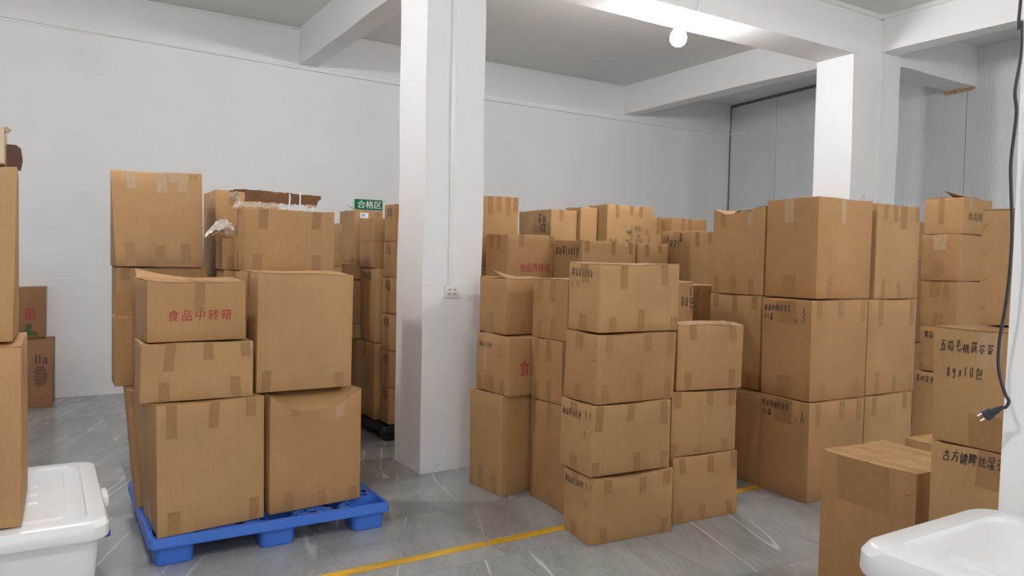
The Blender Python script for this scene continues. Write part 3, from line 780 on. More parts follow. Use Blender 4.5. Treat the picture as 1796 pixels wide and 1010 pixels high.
def carton(geom, label, group, tapes, dc, o, material=None):
    x, y, z, yaw, w, d, h = geom
    t = thing('carton', label, 'carton', (x, y, z), math.radians(yaw), group)
    top = o.get('top', 0)
    hh = h - 0.002 - (0.005 if top else 0.0)
    sh = Shape(w, d, hh, dc, o.get('bulge', 0.007), o.get('sag', 0.0), o.get('sagl', 0.0))
    mt = material or CARD
    obj('body', sh.body(), mt, t, True)
    if top:
        th = 0.004
        for b0, b1 in ((0.004, 0.493), (0.507, 0.996)):
            bm = bmesh.new()
            nx, ny = 10, 4
            lo, hi = [], []
            for j in range(ny+1):
                for i in range(nx+1):
                    a, b_ = 0.004 + 0.992*i/nx, b0 + (b1-b0)*j/ny
                    lift = sh.lift(a, b_)
                    if top == 2 and b0 < 0.2:
                        lift += 0.055*max(0.0, 1 - abs(b_-0.5)/0.5)*max(0.0, 1 - a/0.55)**1.5
                    p = sh.face('t', a, b_, 0.0008 + lift)
                    lo.append(bm.verts.new(p))
                    hi.append(bm.verts.new(p + Vector((0, 0, th))))
            q = lambda A, i, j: A[j*(nx+1)+i]
            for j in range(ny):
                for i in range(nx):
                    bm.faces.new((q(hi, i, j), q(hi, i+1, j), q(hi, i+1, j+1), q(hi, i, j+1)))
                    bm.faces.new((q(lo, i, j), q(lo, i, j+1), q(lo, i+1, j+1), q(lo, i+1, j)))
            for i in range(nx):
                bm.faces.new((q(lo, i, 0), q(lo, i+1, 0), q(hi, i+1, 0), q(hi, i, 0)))
                bm.faces.new((q(lo, i, ny), q(hi, i, ny), q(hi, i+1, ny), q(lo, i+1, ny)))
            for j in range(ny):
                bm.faces.new((q(lo, 0, j), q(hi, 0, j), q(hi, 0, j+1), q(lo, 0, j+1)))
                bm.faces.new((q(lo, nx, j), q(lo, nx, j+1), q(hi, nx, j+1), q(hi, nx, j)))
            obj('flap', bm, mt, t)
    for tok in tapes.split():
        f, u, k, ln, wd, pale = parse_tape(tok)
        W, H = sh.size(f)
        hw = wd/2/W
        sl = R.uniform(-0.010, 0.010)/W
        mm = TAPE_PALE if pale else (TAPE_TOP if f == 't' else TAPE)
        u = min(max(u, hw+0.012), 1-hw-0.012)
        if k == 't':
            bm = sh.strip(f, u-hw, u+hw, 1-ln/H, 0.996, 0.0011, sl)
        elif k == 'b':
            bm = sh.strip(f, u-hw, u+hw, 0.004, ln/H, 0.0011, sl)
        elif k == 'x':
            bm = sh.strip('t', u-hw, u+hw, 0.0, 1.0, 0.0054, 0, 2, 16)
        else:
            hv = 0.03/d
            bm = sh.strip('t', 0.0, 1.0, u-hv, u+hv, 0.0051, 0, 20, 4)
        obj('tape', bm, mm, t, True)
    for wr in o.get('write', []):
        pen_writing(sh, *wr, t)
    for f, u, v, s_, tx in o.get('red', []):
        print_lettering(sh, f, u, v, s_, tx, t, RED, tall=1.3)
    for f, u, v, s_, tx in o.get('brush', []):
        print_lettering(sh, f, u, v, s_, tx, t, RED, 1.16, 0.10, 0.0016, 0.04, 1.1)
    for f, u, v, s_, tx in o.get('blk', []):
        print_lettering(sh, f, u, v, s_, tx, t, BLACKINK)
    if 'staple' in o:
        f, u = o['staple'][0], float(o['staple'][1:])
        W, H = sh.size(f)
        for k in range(4):
            v = 0.14 + 0.24*k
            p, q = sh.face(f, u-0.012/W, v, 0.001), sh.face(f, u+0.012/W, v+0.008/H, 0.001)
            obj('staple', add_tube(bmesh.new(), [p, q], 0.0014, 6), STEEL, t)
    if o.get('stain'):
        obj('stain', sh.strip('f', 0.36, 0.92, 0.06, 0.52, 0.0016, 0, 6, 6), STAIN, t)
    if o.get('fold'):
        # fold line where the upper panels are bent over the lower ones
        for f in 'lf':
            obj('fold_line', sh.strip(f, 0.01, 0.99, 0.525, 0.54, 0.0008, 0, 6, 1), CARD_DARK, t)
    if o.get('flapup'):
        bm = bmesh.new()
        A = [(-0.002, -0.012, hh), (w, -0.012, hh+0.004), (w, -0.004, hh+0.125), (-0.004, -0.022, hh+0.140)]
        lo = [bm.verts.new(p) for p in A]
        hi = [bm.verts.new((p[0], p[1]+0.005, p[2])) for p in A]
        bm.faces.new(lo); bm.faces.new(list(reversed(hi)))
        for k in range(4):
            bm.faces.new((lo[k], lo[(k+1) % 4], hi[(k+1) % 4], hi[k]))
        obj('flap', bm, mt, t)
    if o.get('leaf'):
        for cu_, cv, ra, rb, an in ((0.66, 0.16, 0.05, 0.022, 0.9), (0.74, 0.10, 0.055, 0.022, -0.3), (0.60, 0.09, 0.045, 0.02, 2.6), (0.68, 0.22, 0.03, 0.03, 0)):
            bm = bmesh.new()
            vs = []
            for k in range(16):
                al = 2*math.pi*k/16
                ex, ey = ra*math.cos(al), rb*math.sin(al)
                vs.append(bm.verts.new(sh.face('f', cu_ + (ex*math.cos(an)-ey*math.sin(an))/w, cv + (ex*math.sin(an)+ey*math.cos(an))/h, 0.0018)))
            bm.faces.new(vs)
            obj('leaf_print', bm, GREENINK, t)
    if o.get('cone'):
        bm = bmesh.new()
        for r_ in range(9):
            for c_ in range(5):
                cx_, cy_ = (c_-2)*0.022 + (r_ % 2)*0.011, (r_-4)*0.022
                if (cx_/0.058)**2 + (cy_/0.105)**2 > 1:
                    continue
                vs = [bm.verts.new(sh.face('f', 0.80 + (cx_+dx)/w, 0.47 + (cy_+dz)/h, 0.0018)) for dx, dz in ((-0.010, 0), (0, -0.010), (0.010, 0), (0, 0.010))]
                bm.faces.new(vs)
        obj('cone_print', bm, BLACKINK, t)
        print_lettering(sh, 'f', 0.80, 0.12, 0.06, '~', t, BLACKINK)
    return t, sh

# ---------------------------------------------------------------- the room
GX0, GX1 = 10.12, 9.66          # grey wall at the back wall and by the near bay
struct('floor', box_bm(-6, 11.5, -8, 9.6, -0.2, 0), FLOOR)
struct('ceiling', box_bm(-6, 11.5, 5.1, 9.6, 4.31, 4.5), CEIL)
struct('ceiling_front', box_bm(-6, 11.5, -8, 5.1, 4.26, 4.5), CEIL)
struct('wall_back', box_bm(-6, 11.5, 9.27, 9.6, 0, 4.4), WALL)
struct('wall_left', box_bm(-6.3, -6, -8, 9.6, 0, 4.5), WALL)
struct('wall_front', box_bm(-6.3, 11.5, -8.3, -8, 0, 4.5), WALL)
def wall_x(y):
    return GX0 + (GX1-GX0)*(9.27-y)/4.4
bm = bmesh.new()
ys = [9.4, 8.205, 7.15, 6.12, 5.07, 4.02, 2.97, 1.92, 0.87, -0.18, -1.23, -2.28, -3.33, -4.38, -5.43, -6.48, -7.53, -8.2]
for y1, y0 in zip(ys, ys[1:]):
    # insulated panels with a narrow joint between them
    a, b_ = y0+0.004, y1-0.004
    vs = [bm.verts.new(p) for p in ((wall_x(a), a, 0), (wall_x(b_), b_, 0), (wall_x(b_), b_, 4.28), (wall_x(a), a, 4.28),
                                    (wall_x(a)+0.05, a, 0), (wall_x(b_)+0.05, b_, 0), (wall_x(b_)+0.05, b_, 4.28), (wall_x(a)+0.05, a, 4.28))]
    for f in ((0, 1, 2, 3), (5, 4, 7, 6), (0, 3, 7, 4), (1, 5, 6, 2), (3, 2, 6, 7)):
        bm.faces.new([vs[i] for i in f])
struct('wall_right', bm, PANEL)
bm = bmesh.new()
vs = [bm.verts.new(p) for p in ((wall_x(-8.2)+0.012, -8.2, 0), (wall_x(9.4)+0.012, 9.4, 0), (wall_x(9.4)+0.012, 9.4, 4.5), (wall_x(-8.2)+0.012, -8.2, 4.5),
                                (wall_x(-8.2)+0.6, -8.2, 0), (wall_x(9.4)+0.6, 9.4, 0), (wall_x(9.4)+0.6, 9.4, 4.5), (wall_x(-8.2)+0.6, -8.2, 4.5))]
for f in ((0, 1, 2, 3), (5, 4, 7, 6), (0, 3, 7, 4), (1, 5, 6, 2), (3, 2, 6, 7), (0, 4, 5, 1)):
    bm.faces.new([vs[i] for i in f])
struct('wall_right_backing', bm, DARKGAP)

def wavy_box(x0, x1, y0, y1, z0, z1, amp=0.006, n=14):
    """hand-plastered beam or column: a box whose arrises wander a little"""
    bm = bmesh.new()
    D = (x1-x0, y1-y0, z1-z0)
    long_ = D.index(max(D))
    rings = []
    ph = [R.uniform(0, 6) for _ in range(8)]
    for k in range(n+1):
        s_ = k/n
        ring = []
        for i, (p, q) in enumerate(((0, 0), (1, 0), (1, 1), (0, 1))):
            e1 = amp*(math.sin(9*s_+ph[i]) + 0.6*math.sin(23*s_+ph[i+4]))*(0.0 if k in (0, n) else 1)
            e2 = amp*(math.sin(7*s_+ph[i+4]) + 0.6*math.sin(19*s_+ph[i]))*(0.0 if k in (0, n) else 1)
            co = [0, 0, 0]
            oth = [a for a in range(3) if a != long_]
            lo = (x0, y0, z0)
            co[long_] = lo[long_] + D[long_]*s_
            co[oth[0]] = lo[oth[0]] + D[oth[0]]*p + e1
            co[oth[1]] = lo[oth[1]] + D[oth[1]]*q + e2
            ring.append(bm.verts.new(co))
        rings.append(ring)
    for A, B in zip(rings, rings[1:]):
        for k in range(4):
            bm.faces.new((A[k], A[(k+1) % 4], B[(k+1) % 4], B[k]))
    bm.faces.new(rings[0]); bm.faces.new(rings[-1])
    bmesh.ops.recalc_face_normals(bm, faces=bm.faces)
    return bm

struct('column_near_left', wavy_box(2.285, 2.76, 4.905, 5.37, 0, 4.4, 0.005, 30), COLM)
struct('column_far_right', wavy_box(7.20, 8.03, 4.935, 5.39, 0, 4.4, 0.006, 30), COLM)
struct('column_foreground', wavy_box(2.28, 2.75, 0.60, 1.055, 0, 4.4, 0.003, 20), COLM)
struct('beam_long', wavy_box(-6, 7.3, 4.93, 5.37, 3.79, 4.4, 0.006, 40), WALL)
struct('beam_long_right', wavy_box(7.9, 9.70, 4.96, 5.30, 3.79, 4.4, 0.004, 10), WALL)
struct('beam_long_front', wavy_box(-6, 9.9, 0.56, 1.02, 3.79, 4.4, 0.005, 30), WALL)
struct('beam_long_rear', wavy_box(-6, 9.5, -3.80, -3.34, 3.79, 4.4, 0.005, 30), WALL)
struct('beam_cross_left', wavy_box(2.62, 2.84, 5.3, 9.3, 3.87, 4.4, 0.005, 20), WALL)
struct('beam_cross_middle', wavy_box(7.70, 7.94, 5.3, 9.3, 3.88, 4.4, 0.005, 20), WALL)
struct('beam_cross_right', wavy_box(7.66, 7.88, -8, 5.0, 3.87, 4.4, 0.006, 40), WALL)
struct('beam_cross_near', wavy_box(2.42, 2.64, -8, 4.95, 3.87, 4.4, 0.005, 40), WALL)
struct('beam_wall', box_bm(-6, 10.1, 9.255, 9.3, 3.86, 4.4), WALL)

# unseen glowing window, added behind the camera as fill light
bm = bmesh.new()
for a in ((-2.1, 2.1, -8.02, -7.94, 0.85, 0.93), (-2.1, 2.1, -8.02, -7.94, 3.05, 3.13), (-2.1, -2.02, -8.02, -7.94, 0.93, 3.05), (2.02, 2.1, -8.02, -7.94, 0.93, 3.05), (-0.03, 0.03, -8.02, -7.94, 0.93, 3.05)):
    add_box(bm, *a)
wf = struct('fill_window_1', bm, WHITEGL)
obj('fill_pane', box_bm(-2.02, 2.02, -8.0, -7.985, 0.93, 3.05), DAYLIGHT, wf)

# cable trunking along the back wall, in lengths that do not quite line up
pts = [(-6, 3.945), (-0.39, 3.897), (2.60, 3.828), (5.24, 3.790), (8.25, 3.783), (10.06, 3.803)]
bm = bmesh.new()
for (xa, za), (xb, zb) in zip(pts, pts[1:]):
    vs = []
    for xx, zz in ((xa+0.003, za), (xb-0.003, zb)):
        for yy, dz in ((9.225, -0.010), (9.275, -0.010), (9.275, 0.014), (9.225, 0.014)):
            vs.append(bm.verts.new((xx, yy, zz+dz)))
    for f in ((0, 1, 2, 3), (4, 7, 6, 5), (0, 4, 5, 1), (1, 5, 6, 2), (2, 6, 7, 3), (3, 7, 4, 0)):
        bm.faces.new([vs[i] for i in f])
struct('trim_1', bm, WHITEGL)
struct('trim_2', box_bm(9.78, wall_x(8.9)+0.02, 8.93, 8.96, 3.785, 3.81), WHITEGL)
bm = bmesh.new()
add_box(bm, wall_x(9.1)-0.025, wall_x(9.1), 8.9, 9.23, 3.79, 3.815)
struct('trim_3', bm, WHITEGL)
bpy.data.objects.remove(bpy.data.objects['trim_2'])
struct('trim_2', box_bm(-6, 10.1, 9.24, 9.27, 4.285, 4.312), WHITEGL)
struct('trim_4', box_bm(2.480, 2.512, 4.888, 4.91, 1.36, 4.3), WHITEGL)
struct('trim_5', box_bm(7.675, 7.715, 4.915, 4.95, 0, 4.24), WHITEGL)
bm = bmesh.new()
add_box(bm, -6, 7.68, 4.905, 4.935, 4.215, 4.262)
add_box(bm, 7.635, 7.665, -8, 4.935, 4.215, 4.262)
struct('trim_6', bm, WHITEGL)
# corner seam between the white back wall and the grey panels, and along the grey wall's top
bm = bmesh.new()
add_box(bm, 10.105, 10.13, 9.250, 9.275, 0, 4.31)
struct('trim_7', bm, DARKGAP)
bm = bmesh.new()
for y1, y0 in ((9.3, 5.3),):
    vs = []
    for yy in (y0, y1):
        for dx, zz in ((-0.012, 4.268), (0.03, 4.268), (0.03, 4.32), (-0.012, 4.32)):
            vs.append(bm.verts.new((wall_x(yy)+dx, yy, zz)))
    for f in ((0, 1, 2, 3), (4, 7, 6, 5), (0, 4, 5, 1), (1, 5, 6, 2), (2, 6, 7, 3), (3, 7, 4, 0)):
        bm.faces.new([vs[i] for i in f])
struct('trim_8', bm, DARKGAP)
# expanding foam squeezed out where the beam meets the panels
bm = bmesh.new()
for k in range(26):
    s_ = k/25
    c = Vector((9.66 + 0.02*math.sin(9*s_), 4.98 + 0.33*s_, 3.78 + 0.008*math.sin(31*s_)))
    bmesh.ops.create_icosphere(bm, subdivisions=1, radius=R.uniform(0.014, 0.028), matrix=Matrix.Translation(c))
for k in range(40):
    s_ = k/39
    c = Vector((9.70, 4.97, 3.80 + 0.45*s_))
    bmesh.ops.create_icosphere(bm, subdivisions=1, radius=R.uniform(0.008, 0.016), matrix=Matrix.Translation(c))
struct('trim_9', bm, FOAM)

# yellow marking tape on the floor, in two runs with a gap
for x0, x1, lab in ((-2.0, 2.045, 'yellow floor marking tape running from the pallet side up to the dark gap'),
                    (2.062, 6.6, 'yellow floor marking tape running from the dark gap under the front stack')):
    bm = bmesh.new()
    n = 40
    A = [[bm.verts.new((x0+(x1-x0)*i/n, yy + 0.005*(x0+(x1-x0)*i/n) + 0.002*math.sin(5*i), 0.0012)) for yy in (3.482, 3.550)] for i in range(n+1)]
    for i in range(n):
        bm.faces.new((A[i][0], A[i+1][0], A[i+1][1], A[i][1]))
    tag(obj('floor_tape', bm, YELLOW), lab, 'floor tape', 'yellow floor marking tapes')

# ---------------------------------------------------------------- bulbs
def light_bulb(x, y, label):
    t = thing('light_bulb', label, 'light bulb', (x, y, 3.785), 0, 'bare bulbs under the beams')
    obj('lamp_base', add_lathe(bmesh.new(), [(0, 0), (0.072, 0), (0.075, -0.008), (0.068, -0.022), (0.040, -0.030), (0.034, -0.045), (0, -0.045)], 28), PORCELAIN, t, True)
    obj('screw_collar', add_lathe(bmesh.new(), [(0, -0.042), (0.020, -0.042), (0.021, -0.060), (0.019, -0.064), (0.021, -0.070), (0, -0.072)], 20), STEEL, t, True)
    obj('bulb', add_lathe(bmesh.new(), [(0, -0.066), (0.020, -0.068), (0.026, -0.080), (0.044, -0.105), (0.066, -0.140), (0.075, -0.175), (0.072, -0.205), (0.055, -0.235), (0.030, -0.252), (0, -0.258)], 32), GLOW, t, True)
    obj('lamp_wire', add_tube(bmesh.new(), [(0.02, -0.07, -0.004), (0.03, -0.206, 0.0), (0.03, -0.218, 0.02), (0.03, -0.217, 0.46)], 0.004, 6), WHITEGL, t)
    return t
for (x, y), lab in zip(BULBS, ('glowing bare white bulb under the long beam between the two columns',
                               'glowing bare bulb under the long beam left of the near column, above the frame',
                               'glowing bare bulb under the front beam right of the camera, out of frame',
                               'glowing bare bulb under the front beam over the camera, out of frame',
                               'added glowing fill bulb under the rearmost beam behind the camera, right of it',
                               'added glowing fill bulb under the rearmost beam straight behind the camera')):
    light_bulb(x, y, lab)

# ---------------------------------------------------------------- cartons
for row in CARTONS:
    mt = None
    if 'wall' in row[2] and 'by the back wall' in row[1] or 'by back wall' in row[1]:
        mt = CARD_DARK
    carton(*row, material=mt)
# cartons that carry the back rows, hidden behind the front stacks
HID = 'plain carton carrying a back row of cartons, hidden behind the front stacks'
for x, y, w_, d_, ztop, z0, n in ((3.35, 5.50, 0.54, 0.38, 1.382, 0, 2), (3.11, 5.95, 0.60, 0.38, 1.482, 0, 2), (3.80, 5.05, 0.58, 0.40, 1.352, 0, 2),
        (4.83, 6.0, 0.60, 0.31, 1.704, 0, 2), (4.28, 6.15, 0.50, 0.50, 1.650, 0, 2), (4.45, 5.10, 0.36, 0.33, 1.379, 0, 2), (4.94, 4.95, 0.45, 0.38, 1.255, 0, 2),
        (5.66, 6.32, 0.86, 0.45, 1.655, 0, 2), (3.54, 3.98, 0.44, 0.33, 1.029, 0, 2), (4.29, 4.42, 0.50, 0.36, 0.983, 0, 2), (7.0, 4.3, 0.72, 0.4, 1.63, 0, 2),
        (0.60, 5.47, 0.34, 0.38, 0.80, 0, 1), (1.02, 5.62, 0.44, 0.46, 1.40, 0, 2), (1.06, 4.78, 0.56, 0.40, 1.449, 0.15, 2), (1.0, 5.24, 0.5, 0.3, 1.45, 0, 2),
        (1.64, 6.2, 0.5, 0.4, 1.467, 0, 2), (2.08, 6.86, 0.55, 0.30, 0.805, 0, 1)):
    hgt = (ztop-z0)/n
    for k in range(n):
        carton((x, y, z0+k*hgt, 0, w_, d_, hgt), HID, 'hidden cartons under the back rows', '', {}, {})

# white sticker on the tall back carton
for o in list(COL.objects):
    if o.get('label', '').startswith('tall carton with a small white sticker'):
        s_ = obj('sticker', box_bm(0.055, 0.135, -0.004, -0.0005, 0.425, 0.475), STICKER, o)
        s_['label'] = 'white paper sticker'
        obj('sticker', box_bm(0.07, 0.10, -0.0045, -0.0004, 0.440, 0.466), mat('blue_sticker_print', (0.25, 0.40, 0.60), 0.5), o)

# torn tray and plastic on the wide taped carton
t = thing('cardboard_tray', 'torn dark cardboard tray wrapped in clear plastic on a wide carton', 'cardboard tray', (1.04, 4.93, 1.849))
def crumple(fn, nu, nv, amp, seed):
    rr = random.Random(seed)
    bm = bmesh.new()
    G_ = [[bm.verts.new(Vector(fn(i/nu, j/nv)) + Vector((rr.uniform(-amp, amp), rr.uniform(-amp, amp), rr.uniform(-amp, amp)))) for i in range(nu+1)] for j in range(nv+1)]
    for j in range(nv):
        for i in range(nu):
            bm.faces.new((G_[j][i], G_[j][i+1], G_[j+1][i+1], G_[j+1][i]))
    return bm
bm = crumple(lambda u, v: (0.03 + 0.46*u + 0.03*(v > 0.5)*(u > 0.9), 0.04 + 0.005*math.sin(9*u), 0.032 + 0.072*v + 0.012*(1-u)), 22, 3, 0.004, 3)
bmesh.ops.solidify(bm, geom=bm.faces[:], thickness=0.008)
obj('front_panel', bm, CARD_MID, t)
bm = crumple(lambda u, v: (-0.03 + 0.50*u, 0.045 + 0.22*v, 0.114 - 0.008*u + 0.004*math.sin(7*u)), 16, 6, 0.004, 4)
bmesh.ops.solidify(bm, geom=bm.faces[:], thickness=0.006)
obj('top_panel', bm, CARD, t)
bm = crumple(lambda u, v: (0.49 + 0.015*math.sin(3*v), 0.045 + 0.2*u, 0.032 + 0.072*v), 5, 3, 0.004, 5)
bmesh.ops.solidify(bm, geom=bm.faces[:], thickness=0.006)
obj('end_panel', bm, CARD_MID, t)
obj('plastic_wrap', crumple(lambda u, v: (-0.02 + 0.50*u, 0.030 + 0.01*math.sin(12*u), 0.004 + 0.036*v), 40, 4, 0.006, 6), PLASTIC, t, False)
obj('plastic_wrap', crumple(lambda u, v: (-0.005 + 0.012*math.sin(5*v), 0.03 + 0.20*u, 0.004 + 0.105*v), 14, 8, 0.010, 7), PLASTIC, t, False)
for xx in (0.300, 0.368):
    bm = crumple(lambda u, v: (xx + 0.010*u + 0.006*math.sin(3*v), 0.028 + 0.05*(v-0.6)*(v > 0.6), 0.004 + 0.142*min(v, 0.8) + 0.008*(v > 0.8)), 1, 8, 0.001, 8)
    obj('white_strap', bm, WHITEPL, t)
t = thing('crumpled_plastic', 'crumpled clear plastic and paper lying on the small worn carton', 'plastic sheet', (0.99, 5.24, 1.664))
obj('plastic_sheet', crumple(lambda u, v: (-0.06 + 0.18*u - 0.03*v, 0.0 + 0.22*v, 0.012 + 0.11*math.sin(math.pi*u)*math.sin(math.pi*(0.15+0.8*v))), 14, 12, 0.010, 9), PLASTIC, t)
obj('torn_paper', crumple(lambda u, v: (-0.095 + 0.13*u, -0.012 + 0.01*u + 0.12*v, 0.004 + 0.045*u + 0.02*math.sin(4*u)), 10, 6, 0.006, 10), RAWEDGE, t)

# pale open carton and its flap, shade painted into the brown, on the left stack
t, sh = carton((-0.47, 3.50, 1.879, 0, 0.335, 0.26, 0.145), 'small pale torn carton on top of the left edge stack', 'cartons against the back wall', '', {}, {'bulge': 0.003}, material=CARD_PALE)
t['group'] = 'cartons stacked at the left edge'
bm = bmesh.new()
prof = [(0.338, 0), (0.385, -0.012), (0.392, 0.03), (0.386, 0.075), (0.370, 0.088), (0.338, 0.088)]
A = [bm.verts.new((p[0], 0.10, p[1])) for p in prof]
B_ = [bm.verts.new((p[0], 0.13, p[1])) for p in prof]
bm.faces.new(A); bm.faces.new(list(reversed(B_)))
for k in range(6):
    bm.faces.new((A[k], A[(k+1) % 6], B_[(k+1) % 6], B_[k]))
f_ = obj('flap', bm, mat('dark_brown_cardboard', (0.10, 0.045, 0.03), 0.8), t)
f_['label'] = 'dark brown flap'
obj('torn_edge', crumple(lambda u, v: (0.22 + 0.14*u, 0.01 + 0.05*v, 0.140 + 0.02*math.sin(6*u)*v), 10, 4, 0.006, 12), RAWEDGE, t)
for o in COL.objects:
    if o.get('label', '').endswith('at the left edge, its top flaps open') or o.get('label', '').startswith('lower carton of the two stacked on the left'):
        o['group'] = 'cartons stacked at the left edge'

# ---------------------------------------------------------------- pallets
def pallet(x0, y0, w_, d_, z, material, label, yaw=0.0):
    t = thing('pallet', label, 'pallet', (x0, y0, 0), yaw)
    sk = 0.042
    bm = bmesh.new()
    # rim with a slightly flared skirt
    o_b = rrect(0, w_, 0, d_, 0.03)
    o_t = rrect(0.006, w_-0.006, 0.006, d_-0.006, 0.03)
    i_t = rrect(0.022, w_-0.022, 0.022, d_-0.022, 0.02)
    lift = lambda P, zz: [(p[0], p[1], zz) for p in P]
    loft(bm, [lift(o_b, z-sk-0.008), lift(o_b, z-sk), lift(o_t, z-0.004), lift(rrect(0.010, w_-0.010, 0.010, d_-0.010, 0.03), z), lift(i_t, z), lift(i_t, z-0.03), lift(rrect(0.018, w_-0.018, 0.018, d_-0.018, 0.03), z-0.03), lift(rrect(0.012, w_-0.012, 0.012, d_-0.012, 0.03), z-sk-0.008)])
    # diagonal lattice and straight ribs
    lw, ld = 0.20, 0.165
    cups = [(cx_, cy_) for cx_ in (0.120, w_/2, w_-0.120) for cy_ in (0.102, d_/2, d_-0.102)]
    def in_cup(x, y):
        return any(abs(x-cx_) < lw/2 + 0.004 and abs(y-cy_) < ld/2 + 0.004 for cx_, cy_ in cups)
    def bar(ax_, ay, bx, by, hw=0.011):
        # the bars stop at the open cups
        n = 12
        run = []
        for k in range(n):
            s0, s1 = k/n, (k+1)/n
            mx, my = ax_+(bx-ax_)*(s0+s1)/2, ay+(by-ay)*(s0+s1)/2
            if in_cup(mx, my):
                if run:
                    bar_piece(*run, hw)
                run = []
            else:
                e = (ax_+(bx-ax_)*s1, ay+(by-ay)*s1)
                run = [*(run[:2] if run else (ax_+(bx-ax_)*s0, ay+(by-ay)*s0)), *e]
        if run:
            bar_piece(*run, hw)
    def bar_piece(ax_, ay, bx, by, hw):
        dx, dy = bx-ax_, by-ay
        ln = math.hypot(dx, dy)
        nx, ny = -dy/ln*hw, dx/ln*hw
        P = [(ax_+nx, ay+ny), (ax_-nx, ay-ny), (bx-nx, by-ny), (bx+nx, by+ny)]
        lo = [bm.verts.new((p[0], p[1], z-0.034)) for p in P]
        hi = [bm.verts.new((p[0], p[1], z-0.002)) for p in P]
        bm.faces.new(lo); bm.faces.new(hi)
        for k in range(4):
            bm.faces.new((lo[k], lo[(k+1) % 4], hi[(k+1) % 4], hi[k]))
    nx_, ny_ = 9, 9
    cw, ch = (w_-0.1)/nx_, (d_-0.1)/ny_
    for i in range(nx_):
        for j in range(ny_):
            xa, ya = 0.05+i*cw, 0.05+j*ch
            if (i+j) % 2:
                bar(xa, ya, xa+cw, ya+ch)
            else:
                bar(xa+cw, ya, xa, ya+ch)
    for k in range(1, 3):
        bar(0.05+k*(w_-0.1)/3, 0.05, 0.05+k*(w_-0.1)/3, d_-0.05, 0.02)
        bar(0.05, 0.05+k*(d_-0.1)/3, w_-0.05, 0.05+k*(d_-0.1)/3, 0.02)
    for q in (0.044, d_-0.044):
        bar(0.02, q, w_-0.02, q, 0.024)
    for q in (0.044, w_-0.044):
        bar(q, 0.02, q, d_-0.02, 0.024)
    obj('deck', bm, material, t)
    # nine hollow cup feet, open at the top
    if True:
        for cx_, cy_ in cups:
            lp = lambda gx, gy, zz, r_: [(p[0], p[1], zz) for p in rrect(cx_-lw/2+gx, cx_+lw/2-gx, cy_-ld/2+gy, cy_+ld/2-gy, r_)]
            loft_bm = loft(bmesh.new(), [lp(0, 0, z+0.0015, 0.045), lp(0.002, 0.002, z-0.05, 0.045), lp(0.012, 0.012, 0.006, 0.03), lp(0.017, 0.017, 0.0, 0.028),
                                         lp(0.022, 0.022, 0.012, 0.025), lp(0.008, 0.008, z-0.05, 0.04), lp(0.006, 0.006, z+0.0015, 0.04), lp(0, 0, z+0.0015, 0.045)])
            bt = [loft_bm.verts.new((p[0], p[1], 0.012)) for p in rrect(cx_-lw/2+0.022, cx_+lw/2-0.022, cy_-ld/2+0.022, cy_+ld/2-0.022, 0.025)]
            loft_bm.faces.new(bt)
            bmesh.ops.remove_doubles(loft_bm, verts=loft_bm.verts, dist=0.0002)
            obj('leg', loft_bm, material, t, True)
    return t
pallet(0.425, 4.00, 1.26, 1.15, 0.148, BLUE, 'bright blue plastic pallet on the grey floor carrying big cartons')
pallet(2.40, 5.90, 0.69, 0.94, 0.127, BLACKPL, 'black plastic pallet in shadow under the dark stack behind the column')

# ---------------------------------------------------------------- storage bins
def storage_bin(x0, x1, y0, y1, z0, ht, label, r=0.075):
    t = thing('storage_bin', label, 'storage bin', ((x0+x1)/2, (y0+y1)/2, z0), 0, 'white plastic storage bins')
    hx, hy = (x1-x0)/2, (y1-y0)/2
    lp = lambda g, zz, rr: [(p[0], p[1], zz) for p in rrect(-hx+g, hx-g, -hy+g, hy-g, rr, 8)]
    zt = ht-0.055
    bm = loft(bmesh.new(), [lp(0.075, 0.0, r), lp(0.068, 0.012, r), lp(0.034, zt-0.03, r), lp(0.018, zt-0.025, r), lp(0.018, zt+0.02, r)], cap0=True, cap1=True)
    obj('tub', bm, WHITEPL, t, True)
    bm = loft(bmesh.new(), [lp(0.022, ht-0.070, r), lp(0.003, ht-0.070, r), lp(0.0, ht-0.060, r), lp(0.002, ht-0.022, r), lp(0.012, ht-0.005, r), lp(0.022, ht, r),
                            lp(0.075, ht, 0.05), lp(0.079, ht-0.013, 0.05), lp(0.145, ht-0.013, 0.04), lp(0.150, ht-0.004, 0.035), lp(0.20, ht-0.004, 0.03)], cap1=True)
    lid = obj('lid', bm, WHITEPL, t, True)
    # raised ribs pressed into the lid
    for k in (-1, 0, 1):
        rb = [(p[0], p[1]) for p in rrect(-hx+0.24, hx-0.24, k*0.13-0.014, k*0.13+0.014, 0.013)]
        bm = loft(bmesh.new(), [[(p[0], p[1], ht-0.005) for p in rb], [(p[0]*0.985, k*0.13+(p[1]-k*0.13)*0.6, ht+0.004) for p in rb]], cap1=True)
        obj('rib', bm, WHITEPL, lid, True)
    for sx in (-1, 1):
        h_ = obj('handle', box_bm(sx*hx-0.004 if sx > 0 else -hx-0.022, sx*hx+0.022 if sx > 0 else -hx+0.004, -0.075, 0.075, ht-0.075, ht-0.028, bevel=0.008), WHITEPL, t, True)
        for sy in (-1, 1):
            c_ = obj('clip', box_bm(min(sx*(hx-0.045), sx*(hx+0.006)), max(sx*(hx-0.045), sx*(hx+0.006)), sy*(hy-0.14)-0.035, sy*(hy-0.14)+0.035, ht-0.100, ht-0.069, bevel=0.008), CLIPBLUE, t, True)
            c_['label'] = 'blue clip'
    return t
storage_bin(-0.40, 0.215, 3.30, 4.33, 0.0, 0.50, 'white plastic storage bin at the left with two cartons stacked on its stained lid')
storage_bin(1.608, 2.208, 0.10, 1.075, 0.457, 0.45, 'white plastic storage bin at the lower right beside the foreground column')
